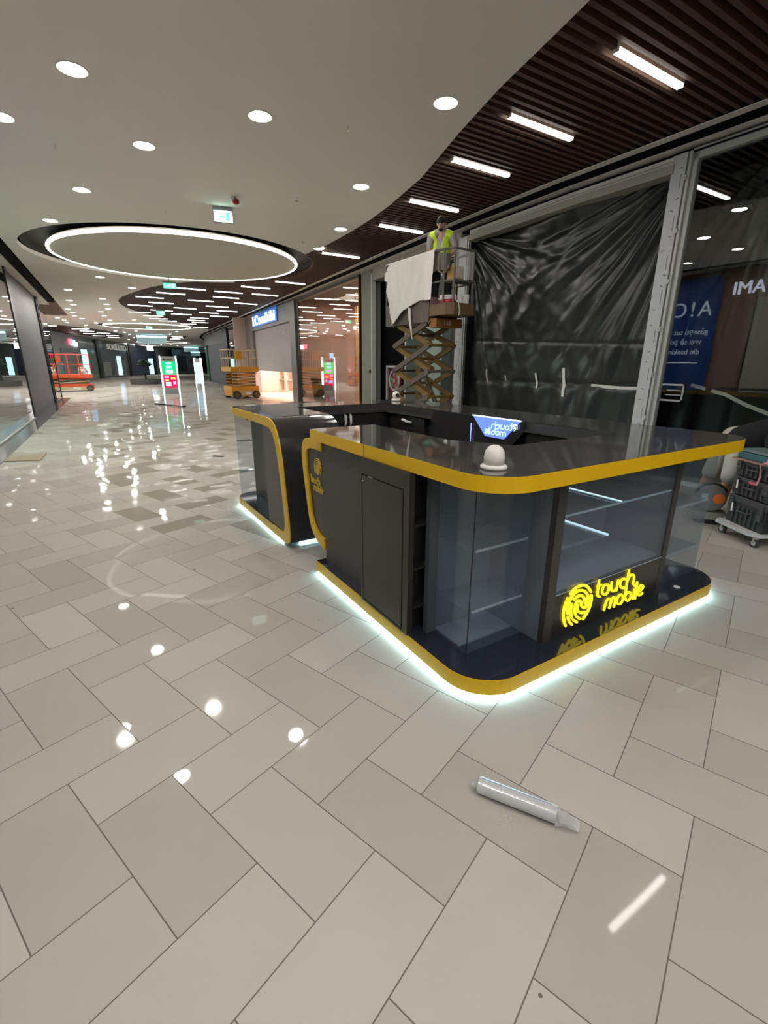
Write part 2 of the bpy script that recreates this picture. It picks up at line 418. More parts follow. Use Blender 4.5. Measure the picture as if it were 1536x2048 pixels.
# ------------------------------------------------------------------ floor
def floor_material():
    m = bpy.data.materials.new('cream_porcelain_herringbone'); m.use_nodes = True
    nt = m.node_tree; N = nt.nodes; LK = nt.links; b = N['Principled BSDF']
    def mth(op, a, c=None, clamp=False):
        n = N.new('ShaderNodeMath'); n.operation = op; n.use_clamp = clamp
        for i, x in enumerate((a, c)):
            if x is None: continue
            if isinstance(x, (int, float)): n.inputs[i].default_value = x
            else: LK.new(x, n.inputs[i])
        return n.outputs[0]
    g = N.new('ShaderNodeTexCoord'); sx = N.new('ShaderNodeSeparateXYZ'); LK.new(g.outputs['Object'], sx.inputs[0])
    t = math.radians(-51.37+31.98); ox, oy = -0.5229, 2.5913
    dx = mth('SUBTRACT', sx.outputs[0], ox); dy = mth('SUBTRACT', sx.outputs[1], oy)
    A = mth('DIVIDE', mth('ADD', mth('MULTIPLY', dx, math.sin(t)), mth('MULTIPLY', dy, math.cos(t))), .3)
    B = mth('DIVIDE', mth('SUBTRACT', mth('MULTIPLY', dx, math.cos(t)), mth('MULTIPLY', dy, math.sin(t))), .3)
    B = mth('SUBTRACT', B, .035)
    i = mth('FLOOR', A); j = mth('FLOOR', B); fa = mth('SUBTRACT', A, i); fb = mth('SUBTRACT', B, j)
    s = mth('FLOORED_MODULO', mth('ADD', i, j), 4)
    def eq(k): return mth('COMPARE', s, float(k)) if False else mth('LESS_THAN', mth('ABSOLUTE', mth('SUBTRACT', s, float(k))), .5)
    e0, e1, e2, e3 = eq(0), eq(1), eq(2), eq(3)
    # distances to the four cell edges, joined ones pushed away
    da0 = mth('ADD', fa, e0); da1 = mth('ADD', mth('SUBTRACT', 1, fa), e3)
    db0 = mth('ADD', fb, e2); db1 = mth('ADD', mth('SUBTRACT', 1, fb), e1)
    d = mth('MINIMUM', mth('MINIMUM', da0, da1), mth('MINIMUM', db0, db1))
    gr = N.new('ShaderNodeMapRange'); gr.interpolation_type = 'SMOOTHSTEP'
    gr.inputs[1].default_value = .0045; gr.inputs[2].default_value = .0095; LK.new(d, gr.inputs[0])
    ti = mth('SUBTRACT', i, e0); tj = mth('SUBTRACT', j, e2)
    cb = N.new('ShaderNodeCombineXYZ'); LK.new(ti, cb.inputs[0]); LK.new(tj, cb.inputs[1])
    LK.new(e0, cb.inputs[2]) if False else None
    wn = N.new('ShaderNodeTexWhiteNoise'); wn.noise_dimensions = '3D'; LK.new(cb.outputs[0], wn.inputs['Vector'])
    ramp = N.new('ShaderNodeValToRGB'); LK.new(wn.outputs['Value'], ramp.inputs[0])
    el = ramp.color_ramp.elements
    el[0].position = 0; el[0].color = (.385, .363, .327, 1); el[1].position = 1; el[1].color = (.468, .447, .406, 1)
    def mul(a_, k_): return mth('MULTIPLY', a_, float(k_))
    hs_ = mth('ADD', mth('ADD', mul(mth('MULTIPLY', ti, ti), 73), mul(mth('MULTIPLY', ti, tj), 60)), mth('ADD', mul(mth('MULTIPLY', tj, tj), 73), mth('ADD', mth('ADD', mul(ti, 17), mul(tj, 33)), 32.0)))
    hv = mth('FLOORED_MODULO', hs_, 103)
    dk = mth('LESS_THAN', hv, 10.5)
    mdk = N.new('ShaderNodeMix'); mdk.data_type = 'RGBA'; LK.new(dk, mdk.inputs[0]); LK.new(ramp.outputs[0], mdk.inputs[6]); mdk.inputs[7].default_value = (.285, .262, .225, 1)
    nz = N.new('ShaderNodeTexNoise'); nz.inputs['Scale'].default_value = 1.3; nz.inputs['Detail'].default_value = 8
    nz.inputs['Roughness'].default_value = .55; LK.new(g.outputs['Object'], nz.inputs['Vector'])
    mr = N.new('ShaderNodeMapRange'); mr.inputs[3].default_value = .93; mr.inputs[4].default_value = 1.07; LK.new(nz.outputs[0], mr.inputs[0])
    vm = N.new('ShaderNodeVectorMath'); vm.operation = 'SCALE'; LK.new(mdk.outputs[2], vm.inputs[0]); LK.new(mr.outputs[0], vm.inputs['Scale'])
    # sparse dirt specks
    vo = N.new('ShaderNodeTexVoronoi'); vo.inputs['Scale'].default_value = 2.3; LK.new(g.outputs['Object'], vo.inputs['Vector'])
    sp = mth('GREATER_THAN', vo.outputs['Distance'], .022)
    mxs = N.new('ShaderNodeMix'); mxs.data_type = 'RGBA'; mxs.inputs[6].default_value = (.16, .14, .12, 1)
    LK.new(sp, mxs.inputs[0]); LK.new(vm.outputs[0], mxs.inputs[7])
    mx = N.new('ShaderNodeMix'); mx.data_type = 'RGBA'; mx.inputs[6].default_value = (.135, .115, .10, 1)
    LK.new(gr.outputs[0], mx.inputs[0]); LK.new(mxs.outputs[2], mx.inputs[7])
    LK.new(mx.outputs[2], b.inputs['Base Color'])
    ro = N.new('ShaderNodeMapRange'); ro.inputs[3].default_value = .5; ro.inputs[4].default_value = .055
    LK.new(gr.outputs[0], ro.inputs[0])
    sc_ = N.new('ShaderNodeSeparateColor'); LK.new(wn.outputs['Color'], sc_.inputs[0])
    rv = mth('ADD', mth('MULTIPLY', sc_.outputs[1], .035), .022); LK.new(rv, ro.inputs[4]); LK.new(ro.outputs[0], b.inputs['Roughness'])
    b.inputs['Specular IOR Level'].default_value = 0.0
    gl = N.new('ShaderNodeBsdfGlossy'); LK.new(ro.outputs[0], gl.inputs['Roughness'])
    lw = N.new('ShaderNodeLayerWeight'); lw.inputs['Blend'].default_value = .5
    fc = mth('ADD', mth('MULTIPLY', mth('POWER', lw.outputs['Facing'], 5.0), .27), .042)
    fc = mth('MULTIPLY', fc, mth('ADD', mth('MULTIPLY', gr.outputs[0], .85), .15))
    ms = N.new('ShaderNodeMixShader'); LK.new(fc, ms.inputs[0]); LK.new(b.outputs[0], ms.inputs[1]); LK.new(gl.outputs[0], ms.inputs[2])
    LK.new(ms.outputs[0], N['Material Output'].inputs[0])
    # every tile lies a hair out of level
    geo = N.new('ShaderNodeNewGeometry')
    v1 = N.new('ShaderNodeVectorMath'); v1.operation = 'SUBTRACT'; LK.new(wn.outputs['Color'], v1.inputs[0]); v1.inputs[1].default_value = (.5, .5, .5)
    v2 = N.new('ShaderNodeVectorMath'); v2.operation = 'MULTIPLY'; LK.new(v1.outputs[0], v2.inputs[0]); v2.inputs[1].default_value = (.016, .016, 0)
    n2 = N.new('ShaderNodeTexNoise'); n2.inputs['Scale'].default_value = 2.4; n2.inputs['Detail'].default_value = 1; LK.new(g.outputs['Object'], n2.inputs['Vector'])
    v3 = N.new('ShaderNodeVectorMath'); v3.operation = 'SUBTRACT'; LK.new(n2.outputs['Color'], v3.inputs[0]); v3.inputs[1].default_value = (.5, .5, .5)
    v4 = N.new('ShaderNodeVectorMath'); v4.operation = 'MULTIPLY'; LK.new(v3.outputs[0], v4.inputs[0]); v4.inputs[1].default_value = (.007, .007, 0)
    v5 = N.new('ShaderNodeVectorMath'); v5.operation = 'ADD'; LK.new(v2.outputs[0], v5.inputs[0]); LK.new(v4.outputs[0], v5.inputs[1])
    v6 = N.new('ShaderNodeVectorMath'); v6.operation = 'ADD'; LK.new(geo.outputs['Normal'], v6.inputs[0]); LK.new(v5.outputs[0], v6.inputs[1])
    v7 = N.new('ShaderNodeVectorMath'); v7.operation = 'NORMALIZE'; LK.new(v6.outputs[0], v7.inputs[0])
    LK.new(v7.outputs[0], gl.inputs['Normal'])
    return m
struct('floor', MB().box(-25, 40, -9, 130, -.1, 0), floor_material())
struct('trim_1', wseg(3, 30, L, -.06, .40, 0, .004), M['granite'])

# ------------------------------------------------------------------ ceiling
RC = (2.95, 15.6); RR = 3.73
def ring_hole(cx, cy, r): return circ(cx, cy, r, 72)
bnd = [(3.35, -9), (3.4, -4), (3.5, 0), (3.68, 2), (3.94, 3.22), (4.06, 3.72), (4.24, 4.5), (4.53, 5.48), (4.8, 6.29), (5.03, 7.0),
       (5.32, 8.35), (5.48, 9.35), (5.58, 10.41), (5.64, 11.59), (5.62, 12.3)]
a0 = math.degrees(math.atan2(12.75-RC[1], 5.3-RC[0])); a1 = math.degrees(math.atan2(18.3-RC[1], 5.5-RC[0]))
# the opening bites into the boundary between white ceiling and slats
ca = math.atan2(-(RR**2-(5.6-RC[0])**2)**.5, 5.6-RC[0])
p_in = (RC[0]+RR*math.cos(ca), RC[1]+RR*math.sin(ca))
cb_ = math.radians(52)
bite = [(RC[0]+RR*math.cos(ca-(ca+2*PI-cb_)*i/60), RC[1]+RR*math.sin(ca-(ca+2*PI-cb_)*i/60)) for i in range(61)]
far_b = smooth_poly([bite[-1], (4.2, 18.9), (3.4, 19.9), (2.75, 21.6), (2.25, 24), (2.0, 26), (2.2, 28.2), (2.9, 30.8), (4.15, 33.25), (5.8, 36.8), (7.64, 39.9), (8.6, 42.5), (9.95, 44.0)], 2)
left_b = [(-2.2, -9), (-1.06, 15.46), (-.41, 28.7), (-.06, 36.5), (-4, 37.6), (-24, 40)]
outline = bnd+bite+far_b+[(F(y)+.05, y) for y in (48, 51, 57, 64, 72, 95)]+[(30, 125), (-24, 125)]+left_b[::-1]
P_B = smooth_poly([(-3.5, 46), (-1.2, 44.9), (2.6, 50), (5.1, 59.8), (4.2, 68), (.1, 60), (-3.0, 56)], 2, True)
P_C = smooth_poly([(8.6, 56), (10.4, 55), (11.0, 62), (11.6, 68), (9.6, 64)], 2, True)
RC2 = (5.2, 43.6); RC3 = (10.3, 74.0)
struct('ceiling', None or MB(), M['ceil']) if False else None
cobj = fill2d('ceiling', outline, [ring_hole(*RC2, 3.6), ring_hole(*RC3, 3.6), P_B, P_C], CEIL, .10, M['ceil']); cobj['kind'] = 'structure'
# dark backing above everything
o = struct('ceiling', MB().box(-25, 40, -9, 125, CEIL+.32, CEIL+.42), M['slatback'])

def inside(poly, x, y):
    c = False; n = len(poly)
    for i in range(n):
        x0, y0 = poly[i]; x1, y1 = poly[(i+1) % n]
        if (y0 > y) != (y1 > y) and x < (x1-x0)*(y-y0)/(y1-y0)+x0: c = not c
    return c
def spans(poly, y):
    xs = []; n = len(poly)
    for i in range(n):
        x0, y0 = poly[i][:2]; x1, y1 = poly[(i+1) % n][:2]
        if (y0 > y) != (y1 > y): xs.append((x1-x0)*(y-y0)/(y1-y0)+x0)
    xs.sort(); return list(zip(xs[::2], xs[1::2]))
slat_poly = bnd+[(RC[0]+RR*math.cos(ca+(cb_-ca)*i/30), RC[1]+RR*math.sin(ca+(cb_-ca)*i/30)) for i in range(31)]+far_b+[(F(y), y) for y in (44, 30, 16, 11.35, 8.5, 6, -9)]
mb = MB(); y = -8.9; ln = 0
while y < 44:
    pitch = .125 if y < 26 else .25
    for x0, x1 in spans(slat_poly, y):
        mb.box(x0-.04, x1, y, y+pitch*.42, CEIL+.015, CEIL+.085)
    y += pitch
struct('ceiling', mb, M['slat'])
mb = MB()
mb.prism(slat_poly, CEIL+.13, CEIL+.15)
struct('ceiling', mb, M['slatback'])
mb = MB()
for P in (P_B, P_C, [(-8, 28.7), (-.41, 28.7), (-.06, 36.5), (-8, 38.5)]):
    mb.prism(P, CEIL+.06, CEIL+.09)
struct('ceiling', mb, M['slat'])

# rings
def ring(cx, cy, r, ropen, label, seg=96):
    t = thing('ring_light', label, 'ceiling light', (cx, cy, CEIL))
    MB().cyl((cx, cy, CEIL-.0), r, .10, n=seg).build('disc', M['disc'], t)
    b = MB(); b.tube([(cx+(r+.015)*math.cos(2*PI*i/seg), cy+(r+.015)*math.sin(2*PI*i/seg), CEIL+.02) for i in range(seg)], .045, 8, closed=True)
    b.build('light_strip', M['ring'], t, smooth=True)
    for a in (.6, 2.2, 3.8, 5.3):
        MB().cyl((cx+r*.7*math.cos(a), cy+r*.7*math.sin(a), CEIL+.1), .02, .22, n=8).build('hanger', M['frame'], t)
    # recess around it
    w_ = MB()
    n = seg
    for i in range(n):
        a = 2*PI*i/n; c = 2*PI*(i+1)/n
        w_.add([(cx+ropen*math.cos(a), cy+ropen*math.sin(a), CEIL+.1), (cx+ropen*math.cos(c), cy+ropen*math.sin(c), CEIL+.1),
                (cx+ropen*math.cos(c), cy+ropen*math.sin(c), CEIL+.31), (cx+ropen*math.cos(a), cy+ropen*math.sin(a), CEIL+.31)], [(0, 1, 2, 3)])
    w_.cyl((cx, cy, CEIL+.29), ropen, .02, n=72)
    struct('ceiling', w_, M['recess'])
    return t
ring(3.0, 15.7, 3.17, RR-.0, 'large round ceiling disc edged by a glowing white ring, nearest the camera')
ring(RC2[0], RC2[1], 3.1, 3.6, 'second ceiling disc with glowing rim, further along beyond the striped brown patch')
ring(RC3[0], RC3[1], 3.1, 3.6, 'farthest thin glowing ceiling ring near the end of the mall')

# fascia right and left
struct('trim_2', wseg(-9, 95, F, 0, .13, CEIL-.004, CEIL+.008), M['trimw'])
struct('trim_3', wseg(-9, 95, F, .10, .45, CEIL+.012, CEIL+.05), M['dark'])
struct('trim_4', wseg(-9, 95, F, .41, .60, CEIL-.004, CEIL+.008), M['trimw'])
struct('trim_6', wseg(-9, 29.2, L, .22, .51, CEIL+.005, CEIL+.05), M['dark'])
struct('trim_7', wseg(-9, 30, L, -.05, .23, CEIL-.04, CEIL+.05), M['trimw'])

# ------------------------------------------------------------------ ceiling lights
def downlight(label, group=None, m=None):
    t = thing('ceiling_downlight', label, 'ceiling light', (0, 0, 0), group)
    MB().cyl((0, 0, -.006), .115, .012, n=20).build('diffuser', m or M['down'], t)
    MB().lathe([(.114, -.004), (.135, -.012), (.14, 0), (.114, 0)], n=20).build('trim_ring', M['downrim'], t)
    return t
near = {
 (.41, 6.53): 'large round downlight in the white ceiling, top left of the photo',
 (2.28, 6.44): 'round downlight in the middle of the white ceiling, second row across',
 (3.94, 5.04): 'round downlight nearest the edge of the brown slats at the top',
 (1.21, 8.04): 'round downlight between the top left one and the ring recess',
 (.51, 10.47): 'round downlight left of the exit sign above the ring recess',
 (4.41, 7.81): 'round downlight right of the red siren, middle of the curved edge',
 (5.28, 10.27): 'round downlight close to the curved slat edge, before the narrow tip',
 (5.63, 12.17): 'round downlight at the tip of the white ceiling beside the ring recess',
 (-.32, 8.1): 'round downlight cut by the left edge of the photo',
 (-.02, 12.91): 'round downlight at the left rim of the ring recess',
 (1.1, 19.95): 'round downlight just beyond the ring, left one of the two',
 (2.24, 22.03): 'round downlight beyond the ring beside the striped brown patch',
}
FARDL = [(0.14, 23.89), (0.13, 27.79), (0.28, 29.63), (0.01, 32.18), (0.21, 34.05), (0.29, 36.36), (1.41, 26.23), (1.66, 28.54),
 (1.83, 30.68), (1.57, 32.73), (1.83, 35.17), (-0.64, 38.5), (-0.3, 40.36), (-0.19, 42.47), (0.71, 38.28), (0.99, 44.63), (1.58, 41.72),
 (2.3, 38.73), (3.66, 37.4), (4.3, 39.9), (1.2, 49.0), (3.34, 50.95), (4.85, 49.41), (4.17, 52.53), (4.86, 56.04), (5.81, 62.17),
 (5.73, 67.63), (8.09, 48.44), (8.2, 53.0), (6.4, 80), (7.6, 82.5), (9.4, 81.5), (11.4, 83.5), (12.6, 82), (14, 85), (7.2, 70.5)]
UNSEENDL = [(-.7, .5), (3.0, -.3), (-.35, 2.9), (1.6, -.6), (-.3, -1.6), (2.4, -2.4), (.6, -3.6), (-.9, -5.2), (1.5, -6)]  # unseen lamps added to balance the light; one placed from a floor reflection
first = None
for p, lb in near.items():
    if first is None: first = downlight(lb); o = first
    else: o = copy_tree(first)
    o['label'] = lb; o.location = (p[0], p[1], CEIL)
ORD = ['first', 'second', 'third', 'fourth', 'fifth', 'sixth', 'seventh', 'eighth', 'ninth', 'tenth', 'eleventh', 'twelfth', 'thirteenth', 'fourteenth',
       'fifteenth', 'sixteenth', 'seventeenth', 'eighteenth', 'nineteenth', 'twentieth']
firstf = None; cnt = {}
for p in sorted(FARDL, key=lambda q: q[1]):
    side = ('left', 'left of the oval slatted patch') if p[0] < 1.2 and p[1] < 48 else (('middle', 'beside the oval slatted patch') if p[1] < 48 else ('distant', 'beyond the second ring'))
    cnt[side[0]] = cnt.get(side[0], -1)+1
    lb = 'small downlight %s, %s counting away' % (side[1], ORD[cnt[side[0]]])
    if firstf is None: firstf = downlight(lb, None, M['down2']); o = firstf
    else: o = copy_tree(firstf)
    o.location = (p[0], p[1], CEIL); o['label'] = lb; o['group'] = side[0]+' far downlights'
firstr = downlight('x', None, M['down3'])
for kk, p in enumerate(UNSEENDL):
    o = firstr if kk == 0 else copy_tree(firstr); o.location = (p[0], p[1], CEIL)
    o['label'] = 'unseen round ceiling downlight behind the camera, %s from the front' % ORD[kk]; o['group'] = 'unseen downlights behind the camera'

def barlight(label, group=None, m=None):
    t = thing('linear_ceiling_light', label, 'ceiling light', (0, 0, 0), group)
    MB().box(-.56, .56, -.030, .030, -.012, .02).build('diffuser', m or M['bar'], t)
    b = MB(); b.box(-.57, -.56, -.034, .034, -.013, .08); b.box(.56, .57, -.034, .034, -.013, .08); b.box(-.575, .575, -.036, .036, .02, .08)
    b.build('housing', M['downrim'], t)
    return t
nearbars = [((5.27, 3.49), 'linear light in the brown slats, nearest and largest at upper right'),
 ((5.33, 4.88), 'second linear light from the camera in the brown slats'),
 ((5.56, 6.20), 'third linear light from the camera in the brown slats'),
 ((6.05, 7.97), 'fourth linear light in the slats, above the worker on the lift'),
 ((6.41, 9.60), 'fifth linear light in the slats, left of the worker'),
 ((6.48, 12.60), 'linear light at the tip of the white ceiling beside the ring recess')]
FB = [(3.16, 24.67), (3.76, 22.85), (4.22, 21.07), (5.69, 21.16), (6.02, 22.88), (5.31, 24.65), (3.88, 26.58), (3.14, 28.29), (5.27, 28.34),
 (6.52, 26.62), (4.38, 30.15), (3.45, 31.84), (5.68, 31.81), (6.86, 30.08), (7.48, 28.47), (7.88, 31.87), (4.39, 33.79), (4.92, 35.5),
 (5.7, 37.12), (7.08, 33.76), (7.26, 35.61), (7.83, 37.24), (7.35, 39.01), (8.81, 41.93), (6.96, 17.58), (6.25, 19.34), (7.2, 21.12), (7.4, 24.61)]
LB = [(-1.9, 33.5), (-2.4, 31.5), (-1.5, 47.5), (.6, 50.5), (1.2, 53.5), (2.6, 56), (1.5, 57.5), (3.6, 60), (2.4, 61.5), (3.9, 64), (9.7, 58.5), (10.2, 61), (10.4, 64)]
firstb = None
for p, lb in nearbars:
    if firstb is None: firstb = barlight(lb); o = firstb
    else: o = copy_tree(firstb)
    o['label'] = lb; o.location = (p[0], p[1], CEIL)
firstf = barlight('x', None, M['bar2'])
rows = []
for p in sorted(FB, key=lambda q: q[1]):
    if rows and p[1]-rows[-1][0][1] < .9: rows[-1].append(p)
    else: rows.append([p])
used = False
for k, row in enumerate(rows):
    for j, p in enumerate(sorted(row)):
        o = firstf if not used else copy_tree(firstf); used = True
        pos = 'only one' if len(row) == 1 else (['leftmost', 'rightmost'] if len(row) == 2 else ['leftmost', 'middle', 'rightmost'] if len(row) == 3 else ['leftmost', 'second', 'third', 'rightmost'])[j]
        o.location = (p[0], p[1], CEIL)
        o['label'] = 'linear light in the oval slatted patch, %s row beyond the big ring, %s' % (ORD[k], pos)
        o['group'] = 'linear lights in the oval slatted patch'
for k, p in enumerate(sorted(LB, key=lambda q: q[1])):
    o = copy_tree(firstf); o.location = (p[0], p[1], CEIL+.03)
    o['label'] = 'thin linear light in the distant brown ceiling panels, %s counting away' % ORD[k]; o['group'] = 'distant linear lights'
for kk, p in enumerate([(4.65, 1.75), (4.9, -.2), (4.6, -2.2), (5.9, -4.2), (4.4, -6)]):  # first read off its floor reflection, the others unseen lamps added for balance
    o = copy_tree(firstb); o.location = (p[0], p[1], CEIL)
    o['label'] = 'unseen linear slat light overhead, %s one behind the nearest visible bar' % ORD[kk]; o['group'] = 'unseen linear lights behind the camera'

# sprinklers
def proj_label(k): return ['tiny sprinkler head left of the round downlights', 'tiny sprinkler head between the top downlights and the slats',
                           'tiny sprinkler head just above the ring recess', 'tiny sprinkler head near the tip of the white ceiling',
                           'tiny sprinkler head right of the red siren'][k]
for k, p in enumerate([(.2, 8.65), (3.27, 6.1), (1.88, 10.9), (4.95, 11.6), (3.72, 8.9)]):
    t = thing('sprinkler', proj_label(k), 'sprinkler', (p[0], p[1], CEIL))
    MB().cyl((p[0], p[1], CEIL-.05), .010, .05, n=10).build('stem', M['chrome'], t)
    MB().cyl((p[0], p[1], CEIL-.055), .026, .006, n=12).build('deflector', M['chrome'], t)
# exit signs, siren
def exit_sign(c, wd, hg, dirv, face, label, hang=.1):
    t = thing('exit_sign', label, 'sign', c)
    d = Vector(dirv).normalized(); side = Vector((0, 0, 1)).cross(d)
    MB().obox(c, side, d, (0, 0, 1), wd/2, .02, hg/2).build('housing', M['dull'], t)
    MB().obox(Vector(c)-d*.023-Vector((0, 0, hg*.1)), side, d, (0, 0, 1), wd*.46, .004, hg*.36).build('lit_panel', face, t)
    a = Vector(c)-d*.029-Vector((0, 0, hg*.1))
    g = M['exitg'] if face is M['exitw'] else M['exitw']
    b = MB()
    b.obox(a+side*wd*-.22, side, d, (0, 0, 1), wd*.09, .002, hg*.27)
    b.obox(a+side*wd*.08, side, d, (0, 0, 1), wd*.13, .002, hg*.05)
    b.obox(a+side*wd*.02+Vector((0, 0, hg*.13)), side, d, (0, 0, 1), wd*.03, .002, hg*.05)
    b.beam(a+side*wd*.0+Vector((0, 0, -.02)), a+side*wd*.16+Vector((0, 0, -hg*.24)), .004, hg*.07, d)
    b.build('pictogram', g, t)
    MB().cyl((c[0], c[1], c[2]+hg/2), .008, CEIL-c[2]-hg/2, n=8).build('hanger', M['frame'], t)
exit_sign((2.74, 10.1, 4.36), .36, .26, (.2, 1, 0), M['exitw'], 'white lit emergency exit sign under the white ceiling near the siren')
exit_sign((3.05, 18.6, 4.24), .42, .22, (.1, 1, 0), M['exitg'], 'green exit sign hanging beyond the big ring')
exit_sign((3.96, 27.7, 4.18), .42, .24, (.1, 1, 0), M['exitg'], 'dim green exit sign below the oval slatted patch')
exit_sign((4.83, 40.0, 4.2), .4, .22, (.1, 1, 0), M['exitg'], 'distant faint exit sign in front of the second ring')
t = thing('alarm_siren', 'small red and white alarm siren on the ceiling above the exit sign', 'siren', (2.77, 9.45, CEIL))
MB().cyl((2.77, 9.45, CEIL-.05), .05, .05).build('base', M['white'], t)
MB().lathe([(.03, 0), (.055, .02), (.055, .06), (.03, .09)], (2.80, 9.42, CEIL-.12)).build('dome', M['red'], t, smooth=True)

# ------------------------------------------------------------------ RIGHT SIDE SHOPS
# shell behind the fronts
b = MB(); b.box(7.6, 12.5, -9, -8.9, 0, 4.6); b.box(12.5, 12.6, -9, 14.2, 0, 4.6)
struct('wall_right', b, M['dark'])
b = MB(); b.prism([(7.5, -9), (12.6, -9), (12.6, 14.2), (8.05, 14.2), (7.6, 8.6), (7.5, 4.2)], 4.46, 4.55)
struct('ceiling', b, M['dark'])
# glass bay with dark interior
wn1 = struct('window_1', wseg(-8.9, 4.1, S, -.006, .006, .06, 4.36), M['shop'])
b = MB(); wseg(-8.9, 4.1, S, -.05, .04, 4.33, 4.46, b); wseg(-8.9, 4.1, S, -.04, .04, 0, .06, b)
wseg(4.02, 4.12, S, -.05, .04, 0, 4.4, b)
b.build('window_frame', M['aluw'], wn1)
b = MB(); wseg(-8.9, 4.1, S, -.07, -.05, 4.41, 4.43, b); b.build('frame_gasket', M['slotdark'], wn1)
# stickers on glass
MB().box(7.405, 7.412, 2.93, 3.06, 4.02, 4.19).build('glass_sticker', M['white'], wn1)
b = MB(); b.box(7.405, 7.411, 3.66, 3.98, 1.20, 1.225); b.box(7.405, 7.411, 3.66, 3.98, 1.425, 1.45)
b.box(7.405, 7.411, 3.66, 3.685, 1.2, 1.45); b.box(7.405, 7.411, 3.70, 3.92, 1.285, 1.30); b.box(7.405, 7.411, 3.70, 3.9, 1.35, 1.365)
b.build('glass_sticker', M['alu'], wn1)
# black plastic hung behind glass
def sheet(name, fx, y0, y1, z0, z1, ny, nz, disp, m, parent=None):
    mb = MB(); vs = []; fs = []
    for i in range(ny+1):
        for k in range(nz+1):
            u = i/ny; v = k/nz; y = y0+(y1-y0)*u; z = z0+(z1-z0)*v
            vs.append((fx(y)+disp(y, z, u, v), y, z))
    for i in range(ny):
        for k in range(nz):
            a = i*(nz+1)+k; fs.append((a, a+nz+1, a+nz+2, a+1))
    mb.add(vs, fs)
    o = mb.build(name, m, parent, smooth=True)
    s = o.modifiers.new('thick', 'SOLIDIFY'); s.thickness = .004
    return o
rnd = np.random.RandomState(3)
def radial(y, z, cy, cz, freqs, amp, fall):
    r = math.hypot(y-cy, z-cz)+1e-3; a = math.atan2(z-cz, y-cy)
    s = 0
    for f, ph, am in freqs: s += am*math.sin(f*a+ph+.6*math.sin(r*1.3+ph))
    return amp*.75*s*math.exp(-r/fall)*min(1, r/.5)
fq1 = [(17, .3, 1), (29, 1.9, .7), (47, 4.1, .5), (83, .2, .25)]
fq2 = [(15, 1.3, 1), (33, .9, .7), (51, 2.1, .5), (77, .2, .25)]
def dispA(y, z, u, v):
    d = radial(y, z, 4.0, 4.45, fq1, .085, 2.3)+radial(y, z, 8.9, 4.4, fq2, .075, 1.6)
    d += .035*math.sin(y*2.1+.9*z)+.022*math.sin(z*3.1-y*1.7)+.012*math.sin(y*9+z*2.2)*max(0, 1-z/2.5)
    d += .012*math.sin(11*y+3*math.sin(z*2))+.02*math.exp(-((z-2.1-.05*(y-6))/.03)**2)
    d += .10*math.exp(-((z-1.38)/.06)**2)*.25
    return d
shA = sheet('plastic_sheet', lambda y: S(y)+.12, 4.28, 8.72, .01, 4.3, 240, 200, dispA, M['blackp'])
tag(shA, 'large creased black plastic sheet closing the shop opening behind the kiosk', 'plastic sheet')
def dispB(y, z, u, v):
    d = .06*math.sin(y*5+.4*math.sin(z))+.03*math.sin(y*13+z)+radial(y, z, 3.2, 4.4, fq2, .09, 2.5)
    return d
shB = sheet('plastic_sheet', lambda y: 8.15, -3.5, 4.2, .01, 4.3, 200, 90, dispB, M['blackp'])
tag(shB, 'dark plastic sheet hanging inside behind the right-hand shop glass', 'plastic sheet')
# tape strips (parts of the sheets)
def strip(pts, wd, parent, m=None, nm='tape_strip'):
    b = MB()
    for a, c in zip(pts, pts[1:]): b.beam(a, c, .006, wd, up=(0, 0, 1) if abs(a[1]-c[1]) > abs(a[2]-c[2]) else (0, 1, 0))
    return b.build(nm, m or M['tape'], parent)
def sx(y, z): return S(y)+.12+dispA(y, z, 0, 0)-.012
strip([(sx(y, 1.39)-.0, y, 1.36+.012*math.sin(y*5)) for y in (4.35, 4.55, 4.8, 5.05, 5.3)], .05, shA)
def vstrip(y, z0, z1, tilt, wd=.045):
    b = MB(); n = 5
    for i in range(n):
        za = z0+(z1-z0)*i/n; zb = z0+(z1-z0)*(i+1)/n; ya = y+tilt*i/n; yb = y+tilt*(i+1)/n
        xa = sx(ya, za)-.006; xb = sx(yb, zb)-.006
        b.add([(xa, ya-wd/2, za), (xa, ya+wd/2, za), (xb, yb+wd/2, zb), (xb, yb-wd/2, zb),
               (xa-.004, ya-wd/2, za), (xa-.004, ya+wd/2, za), (xb-.004, yb+wd/2, zb), (xb-.004, yb-wd/2, zb)],
              [(0, 1, 2, 3), (4, 7, 6, 5), (0, 4, 5, 1), (1, 5, 6, 2), (2, 6, 7, 3), (3, 7, 4, 0)])
    b.build('tape_strip', M['tape'], shA)
vstrip(5.85, 1.15, 1.66, .10, .06); vstrip(6.5, 1.28, 1.56, .06); vstrip(7.95, 1.35, 1.62, -.03, .04); vstrip(7.35, 1.40, 1.5, 0, .03)
strip([(8.08, 3.9, 1.42), (8.08, 3.4, 1.30), (8.06, 3.1, 1.17), (8.06, 2.75, 1.05), (8.05, 2.55, .8), (8.05, 2.3, .68)], .05, shB)
# roller shutter box over opening
t = thing('shutter_box', 'beige roller shutter box above the black plastic sheet', 'shutter box', (7.4, 6.5, 4.2))
b = MB(); wseg(4.30, 8.62, S, -.12, .12, 4.22, 4.33, b); b.build('lower_fascia', M['twall'], t)
b = MB(); wseg(4.30, 8.62, S, -.07, .12, 4.335, 4.43, b); b.build('upper_fascia', M['trimw'], t)
b = MB(); wseg(4.30, 8.62, S, -.08, -.05, 4.37, 4.385, b); b.build('ridge', M['aluw'], t)
